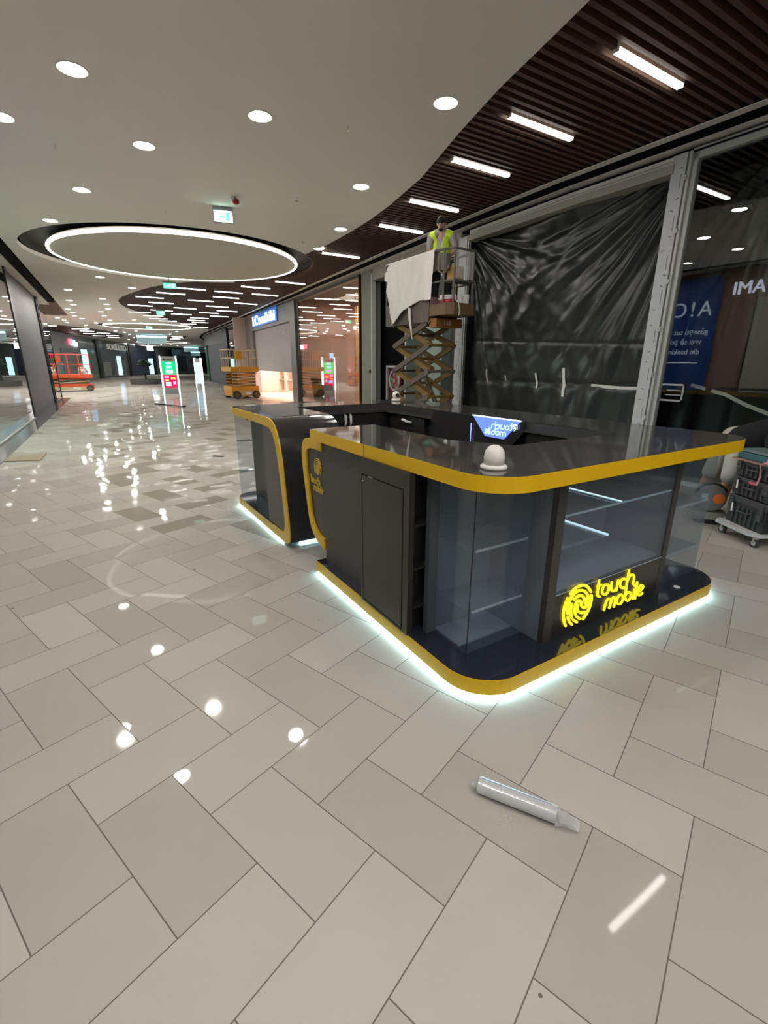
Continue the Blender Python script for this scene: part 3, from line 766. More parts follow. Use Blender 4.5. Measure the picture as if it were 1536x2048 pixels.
# first post with protective film
def film_post(y0, y1, z0, z1, dx0, dx1, label, ndash, seed):
    t = thing('shopfront_post', label, 'post', (S(y0), y0, 0))
    b = MB(); wseg(y0, y1, S, dx0, dx1, z0, z1, b); b.build('profile', M['paper'], t)
    b = MB(); wseg(y0-.055, y0-.02, S, dx0+.01, dx1, z0, z1, b); b.build('edge_channel', M['aluw'], t)
    r = random.Random(seed)
    z = z0+.15; k = 0
    b = MB()
    x = S(y0)+dx0
    while z < z1-.1:
        yy = y0+(y1-y0)*r.uniform(.25, .7); a = r.uniform(-.5, .7)
        if k % 3 == 2:
            b.obox((x-.0015, y0+(y1-y0)*.25, z), (1, 0, 0), (0, 1, 0), (0, 0, 1), .0015, .003, .09)
        else:
            b.obox((x-.0015, yy, z), (1, 0, 0), (0, 1, a), (0, -a, 1), .0015, .022, .005)
        z += r.uniform(.12, .2)*(z1-z0)/4; k += 1
    b.build('film_print', M['mark'], t)
    b = MB()
    for zz in np.linspace(z0+.3, z1-.3, 7):
        b.box(x-.012, x, y0-.03, y0+.01, zz-.03, zz+.03)
    b.build('clip', M['aluw'], t)
    return t
film_post(4.14, 4.33, 0, 4.43, -.10, .06, 'tall pale grey shopfront post with printed film, right of the plastic sheet', 1, 4)
film_post(8.74, 9.02, 0, 4.35, -.04, .12, 'pale grey filmed shopfront post behind the scissor lift', 1, 9)
b = MB(); wseg(8.62, 8.72, S, -.02, .12, 0, 4.35, b); wseg(9.04, 9.2, S, .0, .14, 0, 4.35, b); struct('trim_8', b, M['frame'])
# glass bay behind the lift
wn2 = struct('window_2', wseg(9.2, 11.35, S, -.006, .006, .06, 4.1), M['shopL'])
b = MB(); wseg(9.2, 11.35, S, -.03, .05, 4.05, 4.15, b); wseg(9.2, 11.35, S, -.03, .05, 0, .06, b); wseg(11.27, 11.35, S, -.03, .05, 0, 4.1, b)
b.build('window_frame', M['alu'], wn2)
o = tag(MB().prism([(S(9.95)+.25, 9.95), (S(9.95)+.28, 9.95), (S(10.85)+.28, 10.85), (S(10.85)+.25, 10.85)], 0.0, 2.75).build('door_panel', M['white'], None),
    'plain white panel standing behind the shop glass beyond the scissor lift', 'panel')
def dispC(y, z, u, v): return .04*math.sin(y*7+.5*z)+.02*math.sin(y*17)
shC = sheet('plastic_sheet', lambda y: S(y)+.6, 8.9, 11.9, .01, 4.2, 90, 30, dispC, mat('grey_plastic_sheet', (.09, .10, .105), .35))
tag(shC, 'dim grey plastic sheet inside the shop behind the scissor lift', 'plastic sheet')
struct('wall_right', wseg(9.0, 14.2, S, .0, .4, 4.12, 4.5), M['twall'])
# black recess with the hose reel
b = MB(); b.prism([(S(11.4)+.45, 11.4), (S(14.08)+.42, 14.08), (S(14.08)+.6, 14.08), (S(11.4)+.6, 11.4)], 0, 4.15)
b.prism([(S(11.4), 11.35), (S(11.4)+.6, 11.35), (S(11.4)+.6, 11.45), (S(11.4), 11.45)], 0, 4.15)
struct('wall_right', b, M['dark'])
t = thing('hose_reel_cabinet', 'dark red wall cabinet with a round fire hose reel in the black recess', 'fire hose', (S(12.2), 12.2, .2))
yc = 12.25; xc = S(yc)+.10
b = MB(); wseg(11.55, 12.95, S, .30, .44, .25, 1.68, b); b.build('cabinet', M['cab'], t)
b = MB(); wseg(11.55, 12.95, S, .24, .30, 1.62, 1.68, b); wseg(11.55, 12.95, S, .24, .30, .25, .3, b); wseg(11.55, 11.6, S, .24, .3, .25, 1.68, b); wseg(12.9, 12.95, S, .24, .3, .25, 1.68, b)
b.build('cabinet_frame', M['aluw'], t, label='light metal frame around the cabinet')
rl = MB().cyl((xc+.08, yc, 1.25), .30, .06, axis=(1, -.05, 0), n=40).build('reel', M['red'], t)
MB().torus((xc+.06, yc, 1.25), .285, .028, axis=(1, -.05, 0)).build('rim', M['alu'], rl)
MB().cyl((xc+.04, yc, 1.25), .055, .05, axis=(1, -.05, 0)).build('hub', M['dull'], rl)
for k in range(6):
    a = 2*PI*k/6+.3
    MB().cyl((xc+.068, yc+.175*math.cos(a), 1.25+.175*math.sin(a)), .062, .014, axis=(1, -.05, 0), n=16).build('reel_opening', mat('reel_grey%d' % k, (.16, .15, .15), .5), rl)
# white edge and grey green column
b = MB(); wseg(13.38, 13.44, S, -.05, .1, 0, 4.3, b); struct('trim_9', b, M['offw'])
b = MB(); wseg(13.44, 14.1, S, -.03, .3, 0, 4.42, b); struct('wall_right', b, mat('grey_green_column', (.20, .215, .18), .5))
MB().cyl((S(13.5)-.05, 13.5, 1.5), .05, .03, axis=(-1, 0, 0)).build('trim_10', M['black'])['kind'] = 'structure'
b = MB(); wseg(14.12, 14.2, S, .0, .1, 0, 3.9, b); wseg(14.26, 14.34, S, .05, .16, 0, 3.9, b); struct('trim_11', b, M['wood'])
# pink shop
wn3 = struct('window_3', wseg(14.4, 20.9, S, -.006, .006, .05, 4.36), M['shop'])
b = MB(); wseg(20.9, 21.15, S, -.03, .06, 0, 4.43, b); wseg(14.34, 14.42, S, -.03, .06, 0, 4.43, b); wseg(14.4, 20.9, S, -.03, .04, 4.36, 4.43, b); wseg(14.4, 20.9, S, -.03, .04, 0, .05, b)
b.build('window_frame', M['frame'], wn3)
b = MB(); b.prism([(12.5, 14.2), (12.6, 14.2), (13.2, 21.2), (13.1, 21.2)], 0, 4.5); struct('wall_right', b, M['pinkwall'])
b = MB(); b.prism([(8.1, 14.1), (12.6, 14.1), (12.6, 14.2), (8.1, 14.2)], 0, 4.5); struct('wall_right', b, M['pinkwall'])
b = MB(); b.prism([(8.65, 21.1), (13.2, 21.1), (13.2, 21.2), (8.65, 21.2)], 0, 4.5); struct('wall_right', b, M['pinkwall'])
b = MB(); b.prism([(8.0, 14.1), (12.6, 14.1), (13.2, 31.5), (9.6, 31.5), (8.65, 21.2)], 4.46, 4.55); struct('ceiling', b, M['twall'])
b = MB(); b.prism([(12.3, 14.4), (12.4, 14.4), (12.9, 21.0), (12.8, 21.0)], 0, 1.2); struct('wall_right', b, M['pale'])
t = thing('wooden_slat_screen', 'golden upright wooden slats inside the glazed pink shop', 'screen', (10.6, 18.4, 0))
for k in range(9):
    yy = 17.6+k*.28+(.35 if k > 4 else 0)
    MB().box(10.55+.06*k, 10.63+.06*k, yy, yy+.07, 0, 4.2).build('slat', M['wood'], t)
t = thing('poster_board', 'dark maroon board leaning against the inside of the pink shop glass', 'board', (S(19)+.3, 19.1, 0))
MB().obox((S(19.1)+.38, 19.1, .57), (0, .995, 0), (.985, 0, .17), (-.17, 0, .985), 1.05, .015, .58).build('board', M['maroon'], t)
MB().obox((S(19.7)+.33, 19.85, .95), (0, .995, 0), (.985, 0, .17), (-.17, 0, .985), .10, .006, .02).build('print', M['white'], t)
t = thing('pendant_lamp', 'small lit globe lamp hanging inside the pink shop', 'lamp', (9.6, 17.6, 3.0))
MB().sphere((9.6, 17.6, 3.1), .07).build('globe', M['down'] if False else emit('globe_glow', (1, .9, .75), 6), t, smooth=True)
MB().cyl((9.6, 17.6, 3.17), .006, 1.29, n=6).build('cable', M['frame'], t)
# fashion shop portal
P0, P1 = 21.2, 31.9
t = thing('shopfront_portal', 'grey metal shopfront portal with blue lit letters above a shutter', 'shopfront', (S(25), 25, 0))
b = MB(); wseg(P0, P1, S, -.10, .25, 3.6, 4.43, b); b.build('lintel', M['portal'], t)
b = MB(); wseg(P0, 22.05, S, -.10, .25, 0, 3.6, b); b.build('jamb', M['portal'], t)
b = MB(); wseg(30.0, P1, S, -.10, .25, 0, 3.6, b); b.build('jamb', M['portal'], t)
sd = Vector((S(24)-S(29.3), 24-29.3, 0)).normalized()
nrm = Vector((-1, .087, 0)).normalized()
org = Vector((S(29.3)-.13, 29.3, 3.84))
MB().obox(org+sd*2.55+nrm*.01+Vector((0, 0, .26)), sd, nrm, (0, 0, 1), 2.75, .012, .34).build('sign_glow', M['blueE'] if False else mat('sign_backing', (.03, .07, .22), .4, emis=(.06, .28, 1), es=.16), t)
text_obj('sign_letters', 'LC', .72, .02, M['lcE'], frame_m(org+sd*.05+nrm*.05, sd), t, fitw=1.25, offset=.004)
text_obj('sign_letters', 'waikiki', .72, .02, M['lcE'], frame_m(org+sd*1.42+nrm*.05, sd), t, fitw=3.6, offset=.004)
def shutter(y0, y1, z0, z1, fn, off, m, parent, step=.09):
    mb = MB(); z = z0
    while z < z1-1e-3:
        zt = min(z+step, z1)
        poly = [(fn(y0)+off, y0), (fn(y1)+off, y1), (fn(y1)+off+.02, y1), (fn(y0)+off+.02, y0)]
        mb.prism(poly, z, zt-.012)
        poly = [(fn(y0)+off+.012, y0), (fn(y1)+off+.012, y1), (fn(y1)+off+.02, y1), (fn(y0)+off+.02, y0)]
        mb.prism(poly, zt-.012, zt); z = zt
    return mb.build('roller_shutter', m, parent)
o = shutter(22.05, 30.0, 1.33, 3.6, S, .05, M['shutter'], None)
tag(o, 'half open grey roller shutter under the blue lit shop letters', 'roller shutter')
# interior
b = MB(); b.prism([(14.0, 21.2), (14.1, 21.2), (14.1, 32), (14.0, 32)], 0, 4.5); b.box(8.7, 14, 31.9, 32, 0, 4.5); struct('wall_right', b, M['lcshelf'])
for k in range(6):
    yy = 22.6+k*1.35
    t = thing('shop_shelf_unit', ['cream shelf unit seen under the half open shutter, nearest the right jamb', 'second cream shelf unit under the half open shutter',
        'third cream shelf unit under the half open shutter', 'fourth cream shelf unit under the half open shutter',
        'fifth cream shelf unit under the half open shutter', 'cream shelf unit under the shutter, farthest left beside the yellow lift'][k], 'shelf', (10.9, yy, 0))
    MB().box(10.9, 11.4, yy, yy+1.15, 0, .12).build('base', M['lcshelf'], t)
    for s_ in (0, 1.11): MB().box(10.9, 11.4, yy+s_, yy+s_+.04, .12, 2.4).build('side_panel', M['lcshelf'], t)
    MB().box(11.36, 11.4, yy+.04, yy+1.11, .12, 2.4).build('back_panel', M['lcshelf'], t)
    for zz in (.75, 1.4, 2.0): MB().box(10.95, 11.36, yy+.04, yy+1.11, zz, zz+.03).build('shelf', M['offw'], t)
def area(name, loc, size, sy, power, col, rot=(0, 0, 0), label=None):
    l = bpy.data.lights.new(name, 'AREA'); l.shape = 'RECTANGLE'; l.size = size; l.size_y = sy; l.energy = power; l.color = col
    o = bpy.data.objects.new(name, l); COL.objects.link(o); o.location = loc; o.rotation_euler = rot
    return o
area('shop_light', (11.2, 26.3, 4.3), 3, 7, 900, (1, .66, .52))
area('shop_light', (10.6, 17.6, 4.35), 2, 4, 210, (1, .8, .62))
# further right
wn4 = struct('window_4', wseg(31.95, 39.2, S, -.006, .006, .05, 4.3), M['shop'])
b = MB(); wseg(39.2, 41.2, S, -.1, .25, 0, 4.4, b); wseg(31.95, 39.2, S, -.03, .04, 4.3, 4.43, b); b.build('window_frame', M['frame'], wn4)
struct('wall_right', wseg(31.95, 41.2, S, 2.0, 2.1, 0, 4.5), M['greyw'])
t = thing('shopfront_shutter', 'dark grey closed shutter beyond the yellow lift', 'roller shutter', (S(46), 46, 0))
b = MB(); wseg(41.3, 51.0, S, .0, .08, .0, 3.4, b); b.build('curtain', mat('slate_shutter', (.12, .125, .14), .5), t)
b = MB(); wseg(41.3, 58, S, -.02, .1, 3.4, 4.42, b); b.build('lintel', M['greyw'], t)
b = MB(); wseg(51.0, 53.0, S, -.12, .1, 0, 3.5, b); struct('trim_12', b, M['green'])
b = MB(); wseg(53, 95, S, .0, .1, 0, 4.4, b); struct('wall_right', b, mat('far_grey_glass', (.13, .15, .15), .15))

# ------------------------------------------------------------------ LEFT SIDE
wn5 = struct('window_5', wseg(10.2, 19.1, L, -.006, .006, .03, 4.44), M['shopL'])
b = MB(); wseg(19.08, 19.42, L, -.08, .03, 0, 4.46, b); b.build('window_frame', M['frame'], wn5)
b = MB(); wseg(10.2, 19.1, L, -.03, .03, 0, .035, b); b.build('sill', M['aluw'], wn5)
struct('wall_left', wseg(19.42, 26.4, L, -.10, -.04, 0, 4.44), mat('grey_metal_wall', (.085, .08, .095), .5, metal=0, noise=.2, nscale=1.2))
b = MB(); wseg(26.4, 27.0, L, -.1, .02, 0, 4.44, b); wseg(26.6, 26.7, L, .02, .05, 0, 4.44, b); struct('trim_13', b, M['frame'])
wn6 = struct('window_6', wseg(27.0, 30.0, L, -.006, .006, .03, 4.44), M['shopL'])
b = MB(); wseg(29.93, 30.0, L, -.04, .03, 0, 3.0, b); wseg(27, 30.0, L, -.03, .03, 0, .04, b); b.build('window_frame', M['frame'], wn6)
wn7 = struct('window_7', MB().box(-7, L(30), 29.99, 30.0, .03, 4.44), M['shopL'])
struct('wall_back', MB().box(-9, 12.6, -9.1, -9, 0, 4.6), M['twall'])
# bank front (seen reflected in the right hand glass)
t = thing('bank_panel', 'blue shop wall panel with thin white lettering, seen mirrored in the right-hand glass', 'sign panel', (L(8.7), 8.7, 0))
MB().box(-2.06, -1.98, 7.8, 9.75, .2, 4.3).build('panel', M['blue'], t)
bm_ = lambda y, z: frame_m((-1.975, y, z), (0, 1, 0))
wl = mat('bank_white_letters', (.75, .85, .95), .5, emis=(.6, .75, .9), es=.35)
text_obj('lettering', 'A!CI', .62, .004, wl, bm_(7.98, 3.2), t, spacing=1.25)
text_obj('lettering', 'găsești tot ce', .235, .004, wl, bm_(7.98, 2.66), t)
text_obj('lettering', 'vrei să știi', .235, .004, wl, bm_(8.12, 2.36), t)
text_obj('lettering', 'din banking.', .235, .004, wl, bm_(8.12, 2.06), t)
MB().box(-1.98, -1.97, 8.12, 9.4, 1.78, 1.81).build('underline', wl, t)
b = MB(); b.box(-2.1, -2.02, 6.9, 7.8, 0, 4.44); b.box(-2.1, -2.04, 9.75, 10.2, 0, 4.44); struct('wall_left', b, M['brownp'])
b = MB(); b.box(-2.1, -2.04, 4.2, 6.85, 0, 3.6); struct('wall_left', b, M['twall'])
b = MB(); b.box(-2.12, -2.0, -9, 4.2, 0, 4.44); struct('wall_left', b, M['greyw'])
b = MB(); b.box(-2.14, -2.06, 4.2, 9.9, 3.6, 4.44); struct('wall_left', b, M['brownp'])
t = thing('shop_lettering', 'white raised shop letters, seen mirrored at the right edge of the glass', 'sign', (-2.0, 6.0, 3.8))
text_obj('letters', 'TATAMI', .50, .03, mat('lit_letters', (.7, .72, .8), .4, emis=(.75, .8, 1), es=.9), frame_m((-1.99, 5.75, 3.72), (0, 1, 0)), t)
b = MB()
b.box(-9, -8.9, -9, 30, 0, 4.6); b.box(-9, -2.1, 9.9, 10.0, 0, 4.5); b.box(-9, -7, 29.9, 30, 0, 4.5)
b.prism([(-6.2, 18.9), (-1.6, 18.9), (-1.6, 19.0), (-6.2, 19.0)], 0, 4.5)
struct('wall_left', b, M['greyw'])
b = MB(); b.prism([(-9, -9), (-2.1, -9), (-1.75, 13), (-.98, 30), (-9, 30)], 4.46, 4.56); struct('ceiling', b, M['ceil'])
area('shop_light', (-4.6, 14.5, 4.4), 3, 6, 330, (.92, 1, .96))
area('shop_light', (-4.0, 25.5, 4.4), 3, 6, 260, (.92, 1, .96))
t = thing('white_curtain_wall', 'pale panelled partition standing inside the left shop window', 'partition', (-3.2, 16.5, 0))
for k in range(5): MB().box(-3.3+.03*(k % 2), -3.24+.03*(k % 2), 14.5+k*.8, 15.28+k*.8, 0, 2.1).build('panel', M['offw'], t)
tag(MB().box(-4.3, -3.5, 13.4, 14.6, 0, .95).build('shop_counter', M['offw']), 'low off-white counter inside the left shop window', 'counter')
def poster(name, c, wd, hg, m, label):
    t = thing(name, label, 'poster', c)
    MB().obox(c, (1, 0, 0), (0, 1, 0), (0, 0, 1), wd/2, .03, hg/2).build('frame', M['frame'], t)
    MB().obox((c[0], c[1]-.035, c[2]), (1, 0, 0), (0, 1, 0), (0, 0, 1), wd*.44, .006, hg*.46).build('lit_face', m, t)
# ------------------------------------------------------------------ FAR END
PL = [(-24, 38), (-9, 38), (-5, 45.5), (-2.3, 51.2), (1.3, 66), (7, 82), (12, 92), (22, 112), (34, 124)]
def along(p0, p1, t0=0.0, t1=1.0, off=0.0, th=.12):
    a = Vector((p0[0], p0[1])); b_ = Vector((p1[0], p1[1])); d = (b_-a).normalized(); n = Vector((d.y, -d.x))
    A = a+n*off; B = b_+n*off
    return [tuple(A), tuple(B), tuple(B-n*th), tuple(A-n*th)]
def on(px_, name, m, z0, z1, off, parent=None, lb=None, cat=None):
    o = MB().prism(along(*px_, off=off), z0, z1).build(name, m, parent)
    return o
b = MB()
for p, q in zip(PL, PL[1:]): b.prism(along(p, q), 0, 4.6)
struct('wall_far', b, mat('far_wall_grey', (.32, .345, .325), .35))
fgl = mat('far_glass_green', (.20, .25, .225), .12); fdk = mat('far_dark_glass', (.085, .10, .095), .12)
lum = mat('far_shop_dim', (.22, .24, .22), .6)
t = thing('distant_shopfront', 'grey shopfront with a small red and white sign behind the orange lift', 'shopfront', (-.6, 57, 0))
on(((-1.9, 52.9), (.15, 61.3)), 'facade', mat('facade_grey', (.25, .26, .26), .4), 0, 4.45, .2, t)
on(((-1.35, 55.1), (-.05, 60.4)), 'roller_shutter', mat('shutter_mid', (.20, .20, .20), .5), 0, 3.1, .26, t)
on(((-.62, 58.1), (-.45, 58.8)), 'sign_letter', M['redE'], 3.55, 4.0, .32, t)
on(((-.42, 58.9), (-.18, 59.9)), 'sign_letter', M['whiteE'], 3.5, 3.95, .32, t)
on(((-.14, 60.1), (.02, 60.7)), 'sign_letter', M['whiteE'], 3.4, 3.8, .32, t)
t = thing('distant_shopfront', 'pale green glass shopfront right of the red and white sign', 'shopfront', (1, 64, 0))
on(((.25, 61.7), (1.9, 67.7)), 'glazing', fgl, 0, 4.0, .15, t)
on(((1.9, 67.7), (2.25, 68.6)), 'end_post', M['frame'], 0, 4.4, .3, t)
t = thing('distant_shopfront', 'wide dark shopfront with big pale letters, left of the glowing totem', 'shopfront', (4, 74, 0))
on(((2.25, 68.6), (6.2, 79.7)), 'glazing', fdk, 0, 4.3, .15, t)
on(((2.5, 69.3), (3.4, 71.9)), 'window_display', lum, .3, 1.9, .2, t)
on(((4.0, 73.5), (5.6, 78.1)), 'window_display', lum, .1, 2.3, .2, t)
text_obj('sign_letters', 'SOULEXO', .95, .05, lum if False else mat('pale_letters', (.42, .43, .40), .5, emis=(.5, .5, .45), es=.18), frame_m((3.42, 71.2, 3.42), (.335, .942, 0)) @ Matrix.Scale(1.9, 4, (1, 0, 0)), t)
on(((6.2, 79.7), (6.5, 80.6)), 'end_post', M['frame'], 0, 4.4, .35, t)
t = thing('distant_shopfront', 'navy closed shopfront under a bright white sign, just left of the totem', 'shopfront', (9, 86, 0))
on(((6.5, 80.6), (11.2, 90.4)), 'roller_shutter', M['navy'], 0, 4.4, .15, t)
on(((8.5, 85.2), (10.7, 89.6)), 'lit_sign', M['whiteE'], 3.75, 4.5, .3, t)
t = thing('distant_shopfront', 'grey cabin-like shopfront right of the totem', 'shopfront', (16, 100, 0))
on(((13.5, 95), (20.5, 109)), 'facade', mat('cabin_grey', (.16, .165, .17), .4), 0, 4.3, 1.2, t)
on(((14.8, 97.6), (16.8, 101.6)), 'door_panel', M['navy'], .4, 3.2, 1.3, t)
t = thing('distant_shopfront', 'black shop opening at the far end of the mall, right side', 'shopfront', (24, 113, 0))
on(((20.8, 109.6), (32, 122)), 'opening', M['dark'], 0, 4.0, .3, t)
on(((23.5, 113.5), (24.4, 114.2)), 'lit_print', M['whiteE'], 2.2, 2.45, .5, t)
poster('light_poster', (3.95, 62.0, 1.5), .5, 2.2, M['scrB'], 'narrow blue lit poster stand left of the planter tree')
poster('light_poster', (7.6, 66.0, 1.4), .6, 2.0, M['scrB'], 'blue lit poster stand close to the left edge of the totem')
poster('light_poster', (.55, 44.0, 1.75), .45, 2.1, M['scrB'], 'narrow blue lit poster just right of the orange lift')
# hanging blue light boxes
def hangbox(c, wd, label):
    t = thing('hanging_lightbox', label, 'hanging sign', c)
    MB().box(c[0]-wd/2, c[0]+wd/2, c[1]-.1, c[1]+.1, c[2]-.42, c[2]+.16).build('panel', mat('lightbox_panel', (.32, .38, .36), .2, emis=(.3, .6, .65), es=.12), t)
    MB().box(c[0]-wd/2, c[0]+wd/2, c[1]-.12, c[1]+.12, c[2]+.16, c[2]+.34).build('lit_top', M['cyanE'], t)
    for s_ in (-.4, .4): MB().cyl((c[0]+s_*wd, c[1], c[2]+.34), .012, CEIL-c[2]-.30, n=6).build('cable', M['frame'], t)
hangbox((6.75, 55, 4.06), 2.7, 'large blue topped hanging lightbox under the second ring')
hangbox((16.0, 85, 4.0), 2.2, 'smaller blue hanging lightbox, right of the totem top')
hangbox((19.6, 100, 3.6), 1.7, 'smallest blue hanging lightbox at the right wall corner')
# planter with small tree
t = thing('planter', 'low grey stone planter ring with a small tree, left of the totem', 'planter', (4.9, 47.5, 0))
MB().lathe([(1.25, 0), (1.28, .45), (1.0, .45), (1.0, .3), (.05, .3)], (4.9, 47.3, 0), n=32).build('bench_ring', M['soil'], t)
MB().tube([(4.9, 47.3, .3), (4.85, 47.3, .9), (4.95, 47.3, 1.5)], [.10, .07, .05], 8).build('trunk', M['frame'], t)
b = MB()
for k in range(26):
    a = random.uniform(0, 2*PI); r = random.uniform(.1, .55); b.sphere((4.93+r*math.cos(a), 47.3+r*math.sin(a), 1.75+random.uniform(-.22, .22)), .14, 8, 6, (1.3, 1.3, .5))
b.build('foliage', M['plant'], t)
# totem
def totem(x, y, wd, hg, ang, label, screens=True, blue=False):
    t = thing('display_totem', label, 'totem', (x, y, 0))
    d = Vector((math.cos(ang), math.sin(ang), 0)); n = Vector((math.sin(ang), -math.cos(ang), 0)); C_ = Vector((x, y, 0)); Z = Vector((0, 0, 1))
    MB().obox(C_+Z*(hg/2), d, n, Z, wd/2, .07, hg/2).build('body', M['dull'], t)
    for s_ in (-1, 1): MB().obox(C_+Z*(hg/2+.02)+d*s_*(wd/2), d, n, Z, .035, .085, hg/2-.0).build('light_edge', M['ledw'], t)
    if not screens: MB().obox(C_+n*.075+Z*(hg*.5), d, n, Z, wd*.38, .004, hg*.36).build('screen', M['scrB'], t)
    if screens:
        F_ = C_+n*.075
        def q(u0, u1, z0, z1, m, nm, lift=0.0, par=None):
            return MB().obox(F_+n*lift+d*((u0+u1)/2*wd)+Z*((z0+z1)/2*hg), d, n, Z, (u1-u0)/2*wd, .004, (z1-z0)/2*hg).build(nm, m, par or t)
        s1 = q(-.40, .40, .52, .865, M['scrG'], 'screen'); s2 = q(-.40, .40, .17, .515, M['scrR'], 'screen')
        q(-.2, .2, .79, .85, M['scrC'], 'screen_panel', .006, s1); q(-.2, .2, .68, .76, M['scrC'], 'screen_panel', .006, s1)
        q(-.22, .22, .56, .65, M['scrP'], 'screen_panel', .006, s1)
        q(-.34, -.08, .43, .49, M['scrP'], 'screen_panel', .006, s2); q(.05, .34, .39, .45, M['scrO'], 'screen_panel', .006, s2)
        q(-.32, -.10, .345, .39, M['scrO'], 'screen_panel', .006, s2); q(-.3, .02, .22, .32, M['scrB'], 'screen_panel', .006, s2); q(.16, .32, .26, .34, M['scrP'], 'screen_panel', .006, s2)
        MB().obox(F_+d*(-.24*wd)+Z*(.915*hg), d+Z, n, Z-d, .05, .004, .05).build('emblem', M['frame'], t)
        MB().obox(F_+d*(.08*wd)+Z*(.91*hg), d, n, Z, .17, .004, .022).build('wordmark', M['frame'], t)
    return t
totem(4.49, 31.0, .86, 2.12, -.1, 'tall white-edged totem with green and red screen standing in the mall')
totem(7.6, 38.4, .5, 2.1, -.75, 'second lit totem seen nearly edge on at the right wall', False)
MB().box(7.3, 8.2, 38.0, 38.9, 0, .0) if False else None
# cardboard on the floor
o = MB().prism([(-1.43, 10.78), (-.86, 10.53), (-.80, 11.38), (-1.1, 11.36), (-1.12, 11.25), (-1.38, 11.28)], .004, .012).build('cardboard_sheet', M['card'])
tag(o, 'flat piece of brown cardboard on the floor at the left edge', 'cardboard')
# tool lever on the floor
t = thing('floor_tool', 'dark thin tool with a long handle lying on the floor before the totem', 'tool', (2.9, 22.4, 0))
MB().tube([(2.75, 23.0, .03), (3.45, 21.2, .03)], .022, 8).build('handle', M['frame'], t)
MB().obox((2.78, 22.9, .035), (.36, -.93, 0), (.93, .36, 0), (0, 0, 1), .28, .09, .03).build('head', M['frame'], t)
MB().obox((3.46, 21.15, .04), (.36, -.93, 0), (.93, .36, 0), (0, 0, 1), .06, .05, .035).build('grip', M['frame'], t)
o = MB().prism([(1.93, 9.35), (2.10, 9.20), (2.14, 9.27), (1.98, 9.44)], .001, .010).build('rubbish_scrap', M['frame'])
tag(o, 'small dark scrap lying on the floor left of the kiosk', 'scrap')

# ------------------------------------------------------------------ KIOSK
def rr(pts):   # polyline with rounded corners: (x, y, radius)
    out = []; n = len(pts)
    for i, (x, y, r) in enumerate(pts):
        if r == 0 or i in (0, n-1): out.append((x, y)); continue
        p = Vector((x, y)); a = (Vector(pts[i-1][:2])-p).normalized(); c = (Vector(pts[(i+1) % n][:2])-p).normalized()
        ctr = p+(a+c)*r
        s = p+a*r; e = p+c*r
        a0 = math.atan2(s.y-ctr.y, s.x-ctr.x); a1 = math.atan2(e.y-ctr.y, e.x-ctr.x)
        d = (a1-a0+PI) % (2*PI)-PI
        for k in range(15):
            t_ = a0+d*k/14; out.append((ctr.x+r*math.cos(t_), ctr.y+r*math.sin(t_)))
    return out
def offset(path, d):
    out = []; n = len(path)
    for i in range(n):
        a = Vector(path[max(i-1, 0)]); b_ = Vector(path[min(i+1, n-1)]); t_ = (b_-a).normalized()
        out.append((path[i][0]-t_.y*d, path[i][1]+t_.x*d))
    return out
def band(path, d0, d1, z0, z1, mb=None):
    mb = mb or MB(); A = offset(path, d0); B = offset(path, d1); n = len(A); vs = []
    for p, q in zip(A, B): vs += [(p[0], p[1], z0), (p[0], p[1], z1), (q[0], q[1], z1), (q[0], q[1], z0)]
    fs = [(0, 1, 2, 3), tuple(4*(n-1)+k for k in (3, 2, 1, 0))]
    for i in range(n-1):
        for k in range(4): fs.append((4*i+k, 4*i+(k+1) % 4, 4*i+4+(k+1) % 4, 4*i+4+k))
    return mb.add(vs, fs)
# plinth: path runs from the gate around front, right and far side back to the gate
pl_out = rr([(1.46, 3.42, 0), (1.46, 1.43, .27), (4.05, 1.43, .27), (4.05, 5.93, .25), (1.46, 5.93, .2), (1.46, 4.28, 0)])
pl_in = [(2.10, 4.28), (2.10, 5.36), (3.42, 5.36), (3.42, 2.08), (2.06, 2.08), (2.06, 3.42)]
t = thing('kiosk_plinth', 'glossy navy black kiosk base edged in yellow, glowing white underneath', 'kiosk base', (2.7, 1.5, 0))
fill2d('slab', offset(pl_out, .006)+pl_in, [], .045, .070, M['inblack'], t)
fill2d('top_plate', offset(pl_out, .004)+pl_in, [], .113, .008, M['plinth'], t)
bd = band(pl_out, 0, .012, .03, .12).build('edge_band', M['yellow'], t, smooth=False)
b = band(pl_out, .014, .030, .006, .030); b.build('led_strip', M['led'], t)
b = MB(); b.tube([(1.60, 4.14, .012), (2.08, 4.14, .012)], .010, 8); b.build('led_strip', M['led'], t)
for x_, y_ in ((1.75, 1.9), (3.7, 1.9), (1.7, 3.2), (3.8, 5.6), (1.75, 5.6), (2.8, 1.8)):
    MB().cyl((x_, y_, 0), .04, .046, n=14).build('levelling_foot', M['black'], t)
# small spots on the plinth
for k, (x_, y_, lb_) in enumerate([(3.55, 1.54, 'small round chrome spotlight in the kiosk base right of the lit logo')]):
    tt = thing('plinth_spotlight', lb_, 'spotlight', (x_, y_, .121))
    MB().cyl((x_, y_, .121), .032, .004, n=24).build('rim', M['chrome'], tt)
    MB().cyl((x_, y_, .125), .022, .003, n=24).build('lens', M['white'], tt)
